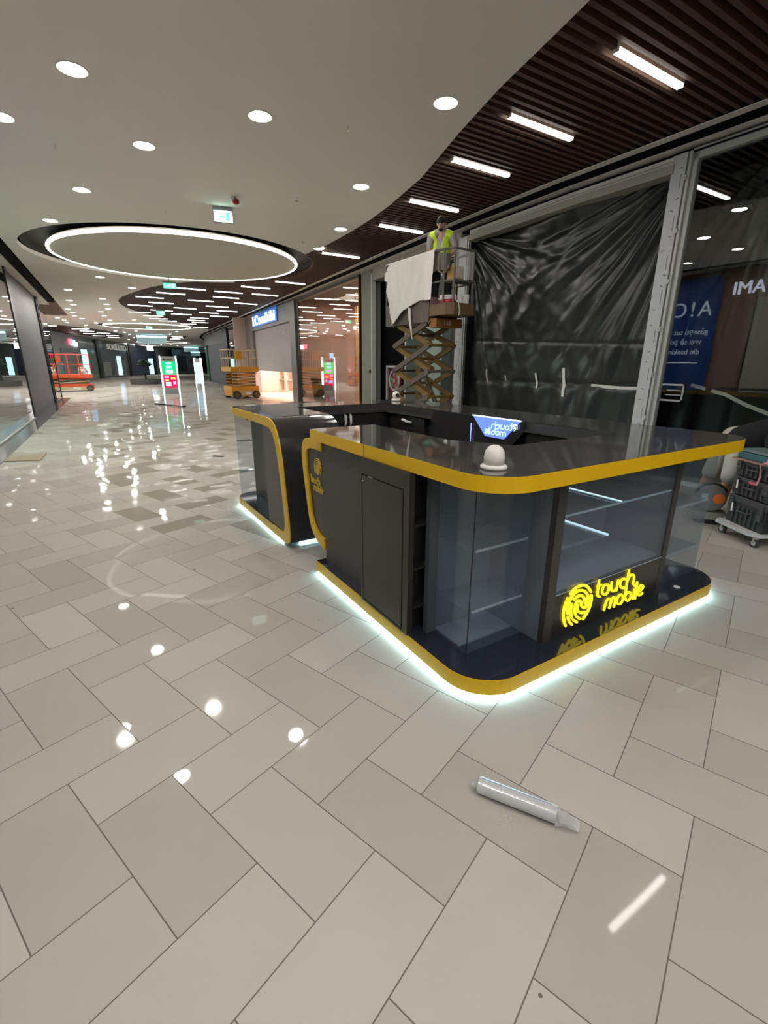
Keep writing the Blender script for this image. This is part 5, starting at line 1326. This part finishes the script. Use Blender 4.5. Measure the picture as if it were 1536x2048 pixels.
def hand_segs(w_, dirv, palmn, s=1.0, curl=.5):
    d = Vector(dirv).normalized(); n = Vector(palmn).normalized(); sd2 = d.cross(n).normalized(); W = Vector(w_)
    segs = [(W, W+d*.045*s, .026*s, .030*s)]
    for k, (off, ln_) in enumerate(((-.030, .030), (-.010, .036), (.010, .034), (.028, .027))):
        b0 = W+d*.075*s+sd2*off*s; b1 = b0+(d*math.cos(curl)+n*math.sin(curl))*ln_*s; b2 = b1+(d*math.cos(curl*2)+n*math.sin(curl*2))*ln_*.8*s
        segs += [(W+d*.04*s+sd2*off*.7*s, b0, .014*s, .0105*s), (b0, b1, .0105*s, .0095*s), (b1, b2, .0095*s, .008*s)]
    th = W+d*.02*s-sd2*.03*s
    segs += [(th, th+(d*.6-sd2*.6+n*.5)*.04*s, .013*s, .010*s), (th+(d*.6-sd2*.6+n*.5)*.04*s, th+(d*.9-sd2*.5+n*.6)*.065*s, .010*s, .009*s)]
    return segs
def human(name, label, J, cloth, yaw_f, group=None, voxel=.013, bald=False):
    """J: joints; cloth: dict of materials; yaw_f: facing vector of the head"""
    V = {k: Vector(v) for k, v in J.items()}
    t = thing(name, label, 'person', (V['pelvis'].x, V['pelvis'].y, min(V['footL'].z, V['footR'].z)))
    up = (V['head']-V['neck']).normalized(); fw = Vector(yaw_f).normalized(); side = fw.cross(up).normalized(); hc = V['head']
    segs = [(V['pelvis'], V['chest'], .135, .15), (V['chest'], V['neck'], .14, .062), (V['neck'], V['head']-up*.04, .055, .055)]
    for s_ in 'LR':
        segs += [(V['neck'].lerp(V['sh'+s_], .5), V['sh'+s_], .07, .058), (V['sh'+s_], V['el'+s_], .052, .040), (V['el'+s_], V['wr'+s_], .040, .027)]
        segs += [(V['pelvis'].lerp(V['hip'+s_], .6), V['hip'+s_], .11, .095), (V['hip'+s_], V['kn'+s_], .090, .058), (V['kn'+s_], V['kn'+s_].lerp(V['foot'+s_], .35), .055, .060),
                 (V['kn'+s_].lerp(V['foot'+s_], .35), V['foot'+s_]+Vector((0, 0, .09)), .058, .038),
                 (V['foot'+s_]+Vector((0, 0, .045)), V['foot'+s_]+Vector((0, 0, .04))+V['toe'+s_]*.17, .040, .032)]
        segs += hand_segs(V['wr'+s_], V['wr'+s_]-V['el'+s_]*1.0 if False else (V['wr'+s_]-V['el'+s_]), V['palm'+s_] if 'palm'+s_ in V else Vector((0, 0, -1)), 1.0)
    def head(mb_):
        n0 = len(mb_.v)
        mb_.sphere((0, 0, 0), 1, 20, 16)
        for i in range(n0, len(mb_.v)):
            x, y, z = mb_.v[i]
            wz = .075*(1-.22*max(0, -z)); q = hc+side*x*wz+fw*y*(.095 if y < 0 else .085)+up*(z*.118)
            mb_.v[i] = tuple(q)
        mb_.tube([hc+fw*.083+up*.020, hc+fw*.107-up*.018, hc+fw*.090-up*.026], [.010, .015, .010], 8)
        mb_.sphere(hc+fw*.068-up*.078, .030, 10, 8)
        mb_.sphere(hc+fw*.082-up*.050, .020, 10, 8)
        for q in (-1, 1): mb_.sphere(hc+side*q*.077-fw*.005, .020, 8, 6)
    body = caps_mesh(segs, 'body', M['skin'], voxel, 3, head, t)
    # face: eyes, brows, mouth
    b = MB()
    for q in (-1, 1): b.sphere(hc+fw*.079+side*q*.030+up*.012, .0095, 8, 6)
    b.build('eyes', mat('eye', (.03, .02, .02), .3), t)
    b = MB(); b.tube([hc+fw*.090-side*.022-up*.054, hc+fw*.099-up*.055, hc+fw*.090+side*.022-up*.054], .0055, 6); b.build('mouth', mat('lips', (.28, .09, .07), .6), t)
    def hair(mb_):
        n0 = len(mb_.v); mb_.sphere((0, 0, 0), 1, 20, 16)
        for i in range(n0, len(mb_.v)):
            x, y, z = mb_.v[i]
            z2 = max(z, -.15 if y < .15 else .42)
            mb_.v[i] = tuple(hc+side*x*.084+fw*(y*.100-.012)+up*(z2*.128+.006))
    if not bald: caps_mesh([], 'hair', cloth['hair'], voxel*.8, 2, hair, t)
    g = .014
    if 'beard' in cloth:
        b = MB(); b.sphere(hc+fw*.060-up*.080, .040, 12, 8, (1.1, .9, .8)); b.sphere(hc+fw*.078-up*.062, .024, 10, 8); b.build('beard', cloth['beard'], t, smooth=True)
    if 'shirt' in cloth:
        sl = cloth.get('sleeve', .55)
        S_ = [(V['pelvis']+Vector((0, 0, -.02)), V['chest'], .135+g, .15+g), (V['chest'], V['neck']-(V['neck']-V['chest'])*.22, .14+g, .075)]
        for s_ in 'LR': S_ += [(V['neck'].lerp(V['sh'+s_], .45), V['sh'+s_], .072, .058+g), (V['sh'+s_], V['sh'+s_].lerp(V['el'+s_], sl), .056+g, .052+g)]
        caps_mesh(S_, 'shirt', cloth['shirt'], voxel, 3, None, t)
    if 'trousers' in cloth:
        fl = cloth.get('leglen', 1.0); S_ = [(V['pelvis'], V['pelvis']+(V['chest']-V['pelvis'])*.15, .135+g*.8, .13+g*.8)]
        for s_ in 'LR':
            S_ += [(V['pelvis'].lerp(V['hip'+s_], .6), V['hip'+s_], .115+g, .098+g)]
            if fl >= 1:
                S_ += [(V['hip'+s_], V['kn'+s_], .094+g, .062+g), (V['kn'+s_], V['foot'+s_]+Vector((0, 0, .10)), .062+g, .052+g)]
            else: S_ += [(V['hip'+s_], V['hip'+s_].lerp(V['kn'+s_], fl/.5 if fl < .5 else 1), .094+g, .078+g)]
        caps_mesh(S_, 'trousers', cloth['trousers'], voxel, 3, None, t)
    for s_ in 'LR':
        f0 = V['foot'+s_]; d = V['toe'+s_]; sdx = d.cross(Vector((0, 0, 1)))
        if cloth.get('shoe'): caps_mesh([(f0+Vector((0, 0, .045))-d*.03, f0+Vector((0, 0, .038))+d*.18, .047, .038)], 'shoe', cloth['shoe'], .010, 2, None, t)
    return t, V, fw, side, up
# worker on the lift
DK = 2.70     # deck level of the raised lift
fwd = Vector((-.75, -.55, -.35))
J = dict(pelvis=(6.25, 7.95, DK+.86), chest=(6.20, 7.90, DK+1.12), neck=(6.16, 7.86, DK+1.36), head=(6.11, 7.82, DK+1.49),
         shL=(6.30, 7.72, DK+1.30), shR=(6.03, 8.02, DK+1.30), elL=(6.31, 7.60, DK+1.02), elR=(5.97, 8.00, DK+1.03),
         wrL=(6.12, 7.54, DK+.92), wrR=(6.02, 7.78, DK+.95),
         hipL=(6.33, 7.87, DK+.82), hipR=(6.19, 8.02, DK+.82), knL=(6.33, 7.83, DK+.44), knR=(6.15, 8.00, DK+.44),
         footL=(6.36, 7.88, DK+.0), footR=(6.20, 8.06, DK+.0), toeL=(-.75, -.65, 0), toeR=(-.8, -.55, 0))
t, V, fw, side, up = human('person', 'person in a yellow safety vest leaning over the rail of the raised lift', J,
    dict(hair=M['hair'], beard=M['hair'], shirt=M['shirtg'], trousers=M['trous'], shoe=M['shoe'], sleeve=.6), fwd, voxel=.011)
def vest(mb_): pass
# vest: shell over the torso, open at the front
ch = V['chest']; pv = V['pelvis']; nk = V['neck']
S_ = [(pv+Vector((0, 0, .02)), ch, .160, .178), (ch, nk-(nk-ch)*.35, .170, .095)]
for s_ in 'LR': S_ += [(nk.lerp(V['sh'+s_], .5), nk.lerp(V['sh'+s_], .85), .088, .082)]
vs = caps_mesh(S_, 'vest', M['vest'], .012, 3, None, t)
bm = bmesh.new(); bm.from_mesh(vs.data)
hf = Vector((fw.x, fw.y, 0)).normalized(); hs = Vector((-hf.y, hf.x, 0))
dele = []
for f in bm.faces:
    c = f.calc_center_median(); r = c-ch
    u = r.dot(hs); v = r.dot(hf)
    if v > .04 and abs(u) < .018+max(0, (c.z-ch.z+.05))*.30: dele.append(f)
    elif c.z > nk.z+.01 and abs(u) < .07: dele.append(f)
bmesh.ops.delete(bm, geom=dele, context='FACES'); bm.to_mesh(vs.data); bm.free()
sm = vs.modifiers.new('thick', 'SOLIDIFY'); sm.thickness = .008
b = MB()
for s_ in (-1, 1): b.tube([pv+hf*.168+hs*s_*.06+Vector((0, 0, .0)), ch+hf*.186+hs*s_*.055, ch+hf*.165+hs*s_*.085+Vector((0, 0, .14))], .007, 6)
b.build('vest_seam', mat('vest_grey_tape', (.55, .58, .50), .4), t)
MB().lathe([(.0, .118), (.052, .105), (.082, .06), (.088, .02), (.086, .015)], V['head']+up*.012-fw*.005, up, 24).build('cap', M['hair'], t, smooth=True)
tt = MB().cyl(V['head']+up*.045+fw*.05, .045, .008, axis=fw+up*.6, n=14).build('cap_patch', M['shirtg'], t)

# bending person at the trolley
J = dict(pelvis=(6.34, 2.47, .90), chest=(6.20, 2.14, 1.00), neck=(6.10, 1.86, 1.02), head=(6.06, 1.74, 1.0),
         shL=(6.28, 1.90, .98), shR=(5.96, 1.98, .98), elL=(6.12, 1.74, .74), elR=(5.84, 1.92, .86), wrL=(5.98, 1.68, .94), wrR=(5.80, 1.80, .95),
         hipL=(6.43, 2.50, .84), hipR=(6.22, 2.44, .84), knL=(6.42, 2.62, .46), knR=(6.12, 2.40, .47),
         footL=(6.50, 2.78, 0), footR=(6.16, 2.56, 0), toeL=(-.75, -.5, 0), toeR=(-.8, -.5, 0), palmL=(-.3, 0, -1), palmR=(-.3, 0, -1))
J['footL'] = (6.33, 2.76, 0); J['knL'] = (6.26, 2.62, .46); J['hipL'] = (6.36, 2.55, .84); J['hipR'] = (6.24, 2.38, .84); J['knR'] = (6.05, 2.32, .48); J['footR'] = (6.12, 2.42, 0)
human('person', 'person in a black shirt and khaki shorts bending over the tool boxes', J,
    dict(hair=M['hair'], shirt=M['shirtb'], trousers=M['shorts'], shoe=M['shoe'], sleeve=.8, leglen=.46), (-.55, -.75, -.35), voxel=.012)
# far person behind the orange lift
x, y = .22, 38.6
J = dict(pelvis=(x, y, .92), chest=(x, y, 1.2), neck=(x, y, 1.46), head=(x, y-.02, 1.60), shL=(x+.18, y, 1.40), shR=(x-.18, y, 1.40), elL=(x+.24, y, 1.12), elR=(x-.24, y, 1.12),
         wrL=(x+.20, y-.15, .95), wrR=(x-.20, y-.15, .95), hipL=(x+.09, y, .88), hipR=(x-.09, y, .88), knL=(x+.1, y, .48), knR=(x-.1, y, .48), footL=(x+.1, y, 0), footR=(x-.1, y, 0), toeL=(0, -1, 0), toeR=(0, -1, 0))
human('person', 'distant person in a white shirt standing behind the orange lift', J,
    dict(hair=M['hair'], shirt=M['shirtw'], trousers=M['trous'], shoe=M['shoe']), (0, -1, -.1), voxel=.018)

# ------------------------------------------------------------------ RAISED SCISSOR LIFT
t = thing('scissor_lift', 'raised dusty orange scissor lift marked 168 behind the kiosk', 'scissor lift', (6.25, 8.5, 0))
X0, X1 = 5.92, 6.62
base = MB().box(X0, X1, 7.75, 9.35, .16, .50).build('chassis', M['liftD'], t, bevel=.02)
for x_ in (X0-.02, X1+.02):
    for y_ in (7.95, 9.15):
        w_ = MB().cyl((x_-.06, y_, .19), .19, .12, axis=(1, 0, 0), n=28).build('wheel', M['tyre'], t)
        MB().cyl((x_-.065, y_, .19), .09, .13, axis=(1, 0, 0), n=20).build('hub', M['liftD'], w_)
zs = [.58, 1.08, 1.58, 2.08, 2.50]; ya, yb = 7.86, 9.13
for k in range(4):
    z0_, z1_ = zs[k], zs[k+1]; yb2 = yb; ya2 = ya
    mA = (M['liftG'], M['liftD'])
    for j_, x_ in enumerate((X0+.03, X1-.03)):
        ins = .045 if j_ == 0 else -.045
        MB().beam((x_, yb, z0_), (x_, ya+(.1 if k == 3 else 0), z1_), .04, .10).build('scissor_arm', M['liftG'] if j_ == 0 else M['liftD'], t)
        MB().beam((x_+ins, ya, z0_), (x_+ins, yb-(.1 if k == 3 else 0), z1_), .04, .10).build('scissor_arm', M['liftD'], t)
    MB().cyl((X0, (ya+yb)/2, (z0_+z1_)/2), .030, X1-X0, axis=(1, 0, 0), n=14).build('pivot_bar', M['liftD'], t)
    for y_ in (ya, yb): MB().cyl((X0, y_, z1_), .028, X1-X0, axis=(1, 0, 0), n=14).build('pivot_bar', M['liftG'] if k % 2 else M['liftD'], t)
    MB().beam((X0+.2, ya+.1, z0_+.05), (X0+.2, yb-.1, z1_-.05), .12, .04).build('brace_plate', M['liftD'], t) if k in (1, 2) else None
MB().tube([(6.25, 7.95, .9), (6.25, 8.6, 1.75)], .05, 12).build('lift_cylinder', M['liftR'], t)
# platform
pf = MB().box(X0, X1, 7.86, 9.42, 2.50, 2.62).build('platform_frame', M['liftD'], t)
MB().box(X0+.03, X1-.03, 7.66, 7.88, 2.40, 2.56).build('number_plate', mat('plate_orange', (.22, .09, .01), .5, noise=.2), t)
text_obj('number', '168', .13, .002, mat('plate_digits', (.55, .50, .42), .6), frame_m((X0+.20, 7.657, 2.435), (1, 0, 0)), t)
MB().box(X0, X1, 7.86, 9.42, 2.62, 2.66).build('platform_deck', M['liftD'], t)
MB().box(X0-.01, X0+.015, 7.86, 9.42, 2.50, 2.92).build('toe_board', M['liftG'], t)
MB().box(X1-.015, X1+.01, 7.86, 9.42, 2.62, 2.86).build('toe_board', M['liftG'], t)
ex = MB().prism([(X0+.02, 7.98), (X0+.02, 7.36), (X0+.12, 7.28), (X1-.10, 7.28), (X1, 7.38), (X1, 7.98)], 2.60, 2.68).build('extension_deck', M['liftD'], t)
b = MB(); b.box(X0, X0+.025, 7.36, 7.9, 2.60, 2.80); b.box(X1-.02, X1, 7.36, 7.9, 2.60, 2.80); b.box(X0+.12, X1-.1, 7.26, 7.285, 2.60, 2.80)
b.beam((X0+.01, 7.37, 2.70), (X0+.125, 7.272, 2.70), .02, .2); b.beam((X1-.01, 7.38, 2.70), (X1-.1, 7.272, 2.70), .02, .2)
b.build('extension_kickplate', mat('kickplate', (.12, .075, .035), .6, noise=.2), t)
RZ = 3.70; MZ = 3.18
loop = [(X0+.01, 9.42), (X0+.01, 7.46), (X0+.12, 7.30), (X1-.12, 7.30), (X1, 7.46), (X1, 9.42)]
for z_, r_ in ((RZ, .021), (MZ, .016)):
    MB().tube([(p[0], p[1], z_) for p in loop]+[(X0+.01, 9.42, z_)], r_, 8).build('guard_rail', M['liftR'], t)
for p in [(X0+.01, 9.42), (X0+.01, 8.9), (X0+.01, 8.4), (X0+.01, 7.90), (X0+.01, 7.46), (X0+.12, 7.30), (X1-.12, 7.30), (X1, 7.46), (X1, 7.9), (X1, 8.7), (X1, 9.42)]:
    MB().tube([(p[0], p[1], 2.64), (p[0], p[1], RZ)], .017, 8).build('rail_post', M['liftR'], t)
# wire mesh like clear panel at the front right corner
for p_, q_ in (((X0+.14, 7.29), (X1-.14, 7.29)), ((X1-.10, 7.31), (X1-.01, 7.44))):
    MB().beam((p_[0], p_[1], 3.44), (q_[0], q_[1], 3.44), .006, .46).build('clear_panel', M['filmc'], t)
MB().box(X0+.10, X1-.05, 7.33, 7.58, MZ-.01, MZ+.01).build('tool_tray', M['liftG'], t)
cb2 = MB().obox((X0+.06, 7.52, 3.50), (0, 1, .15), (1, 0, 0), (0, 0, 1), .11, .05, .14).build('control_box', M['liftR'], t)
MB().tube([(X0+.02, 7.62, 3.62), (X0-.02, 7.58, 3.35), (X0+.0, 7.45, 3.28), (X0+.05, 7.36, 3.42)], .022, 8).build('control_cable', mat('brown_cable', (.12, .075, .05), .7), t)
# items on the lift
tt = thing('yellow_box', 'amber box with white cap on the tray of the raised lift', 'box', (6.16, 7.42, MZ+.01))
MB().box(6.05, 6.30, 7.34, 7.52, MZ+.01, MZ+.24).build('box', M['liquid'], tt)
MB().cyl((6.13, 7.43, MZ+.24), .045, .05, n=18).build('cap', M['white'], tt)
tt = thing('paint_bucket', 'white and red bucket with a rope on the front deck of the raised lift', 'bucket', (6.10, 7.52, 2.68))
MB().lathe([(.135, 0), (.150, .20), (.155, .24)], (6.10, 7.52, 2.681), n=32).build('pail', M['bucketw'], tt, smooth=True)
MB().lathe([(.143, .075), (.1515, .19)], (6.10, 7.52, 2.681), n=32).build('printed_band', M['red'], tt, smooth=True)
MB().lathe([(.162, .235), (.162, .262), (.0, .264)], (6.10, 7.52, 2.681), n=32).build('lid', M['bucketw'], tt)
MB().tube([(6.13, 7.36, 2.95), (6.15, 7.345, 2.85), (6.14, 7.262, 2.80), (6.16, 7.245, 2.66), (6.15, 7.25, 2.58)], .012, 6).build('rope', M['rope'], tt)
tt = thing('spray_can', 'small white and pink container at the right end of the lift deck', 'container', (6.48, 7.44, 2.68))
MB().cyl((6.48, 7.44, 2.681), .05, .30, n=18).build('body', M['white'], tt)
MB().cyl((6.48, 7.44, 2.72), .0515, .07, n=18).build('label', M['pink'], tt)
tt = tag(MB().box(X0+.03, X0+.20, 7.86, 8.12, 2.66, 2.95).build('pink_case', mat('dull_pink', (.30, .17, .19), .7)), 'dull pink case on the lift platform left of the bucket', 'case')
# white cloth over the rail
top = [(7.70, 3.72), (8.1, 3.72), (8.35, 3.72), (8.81, 3.715), (9.25, 3.71), (9.44, 3.60)]
out = [(7.70, 3.715), (8.1, 3.715), (8.35, 3.715), (8.81, 3.715), (9.25, 3.71), (9.40, 3.55), (9.43, 3.42), (9.30, 3.38), (9.36, 3.20), (9.22, 2.88), (9.19, 2.68), (9.05, 2.50), (8.83, 2.64), (8.5, 2.80), (8.15, 2.90), (7.72, 2.88)]
mb = MB(); NY, NZ = 90, 70; idx = {}; vs = []; fs = []
for i in range(NY+1):
    for k in range(NZ+1):
        y_ = 7.70+(9.44-7.70)*i/NY; z_ = 2.50+(3.715-2.50)*k/NZ
        idx[i, k] = len(vs); f_ = (3.715-z_)
        x_ = X0-.035-.035*f_-.030*math.sin(5.5*y_+1.2*z_+.8*math.sin(3*z_))*min(1, f_*1.6)-.010*math.sin(17*y_+1.5*math.sin(4*z_+y_*3))*min(1, f_*2)-.006*math.sin(31*y_-9*z_+2*math.sin(5*y_))*min(1, f_*2)
        vs.append((x_, y_, z_))
for i in range(NY):
    for k in range(NZ):
        y_ = 7.70+(9.44-7.70)*(i+.5)/NY; z_ = 2.50+(3.715-2.50)*(k+.5)/NZ
        if inside(out, y_, z_): fs.append((idx[i, k], idx[i+1, k], idx[i+1, k+1], idx[i, k+1]))
# part folded over the rail to the inside
n0 = len(vs)
for i in range(NY+1):
    y_ = 7.70+(9.40-7.70)*i/NY
    for (dx_, dz_) in ((-.03, 0), (-.005, .022), (.03, .026), (.06, 0), (.065, -.28-.06*math.sin(9*y_))):
        vs.append((X0+dx_, y_, 3.715+dz_))
for i in range(NY):
    for k in range(4): fs.append((n0+i*5+k, n0+(i+1)*5+k, n0+(i+1)*5+k+1, n0+i*5+k+1))
mb.add(vs, fs)
me = mb.mesh('white_cloth', M['cloth'], True)
bm = bmesh.new(); bm.from_mesh(me); bmesh.ops.delete(bm, geom=[v for v in bm.verts if not v.link_faces], context='VERTS'); bm.to_mesh(me); bm.free()
o = bpy.data.objects.new('white_cloth', me); COL.objects.link(o); s_ = o.modifiers.new('thick', 'SOLIDIFY'); s_.thickness = .006
tag(o, 'white cloth draped over the side rail of the raised lift', 'cloth')
o2 = MB().tube([(X0-.04, 8.47, 2.80), (X0-.05, 8.44, 2.62), (X0-.045, 8.40, 2.42), (X0-.04, 8.36, 2.20)], [.035, .03, .022, .006], 8).build('hanging_tail', M['cloth'], None)
setp(o2, o)

# ------------------------------------------------------------------ YELLOW LIFT (lowered)
def lift(name, label, cx, cy, ang, LN, WD, body, rail, base_h, deck_z, rail_z, deckm, num=None):
    t = thing(name, label, 'scissor lift', (cx, cy, 0))
    d = Vector((math.cos(ang), math.sin(ang), 0)); n = Vector((-d.y, d.x, 0)); C_ = Vector((cx, cy, 0))
    MB().obox(C_+Z*((.12+base_h)/2), d, n, Z, LN/2, WD/2*.86, (base_h-.12)/2).build('chassis', body, t, bevel=.02)
    MB().obox(C_+Z*(base_h*.45)-n*(WD/2*.87), d, n, Z, LN*.32, .02, base_h*.2).build('side_cover', deckm, t)
    for a_ in (-1, 1):
        for b_ in (-1, 1):
            c = C_+d*a_*(LN/2-.22)+n*b_*(WD/2-.05)+Z*.2
            w_ = MB().cyl(c-n*.07, .2, .14, axis=n, n=24).build('wheel', M['tyre'], t)
            MB().cyl(c-n*.075, .10, .15, axis=n, n=16).build('hub', M['liftD'], w_)
    h = deck_z-base_h
    k = max(2, int(h/.14))
    for i in range(k):
        za = base_h+h*i/k; zb = base_h+h*(i+1)/k
        for s_ in (-1, 1):
            c = C_+n*s_*(WD*.32)
            MB().beam(c-d*(LN*.42)+Z*(za+.03), c+d*(LN*.42)+Z*(zb-.03), .05, .06).build('scissor_arm', body if i % 2 else deckm, t)
            MB().beam(c+n*.06+d*(LN*.42)+Z*(za+.03), c+n*.06-d*(LN*.42)+Z*(zb-.03), .05, .06).build('scissor_arm', M['liftD'], t)
    MB().obox(C_+Z*(deck_z+.08), d, n, Z, LN/2, WD/2, .11).build('platform', body, t)
    cs = [C_+d*a_*LN/2*.97+n*b_*WD/2*.95 for a_, b_ in ((-1, -1), (1, -1), (1, 1), (-1, 1))]
    for z_ in (rail_z, (rail_z+deck_z)/2+.1):
        MB().tube([c+Z*z_ for c in cs], .024, 8, closed=True).build('guard_rail', rail, t)
    for i in range(4):
        for f in (0, .25, .5, .75):
            p = cs[i].lerp(cs[(i+1) % 4], f); MB().tube([p+Z*(deck_z+.1), p+Z*rail_z], .018, 8).build('rail_post', rail, t)
    MB().obox(cs[0].lerp(cs[1], .3)+Z*(rail_z-.28), d, n, Z, .16, .10, .20).build('control_box', body, t)
    MB().obox(C_-n*(WD/2*.90)+Z*(base_h*.42)+d*LN*.12, d, n, Z, .2, .01, .05).build('maker_plate', M['white'], t)
    if num: text_obj('number', num, .16, .002, M['liftC'], frame_m(C_-n*(WD/2+.012)-d*.35+Z*(deck_z+.02), d), t)
    return t
lift('scissor_lift', 'lowered yellow scissor lift parked by the shop entrance with the half open shutter', 7.12, 25.6, math.radians(4), 1.45, 1.5, M['liftY'], M['liftC'], .62, 1.38, 2.40, M['liftC'], '2114')
lift('scissor_lift', 'lowered orange scissor lift parked at the far left', -.55, 37.2, math.radians(-2), 2.5, 1.2, M['liftO'], M['liftO'], .46, .86, 2.25, M['liftC'])
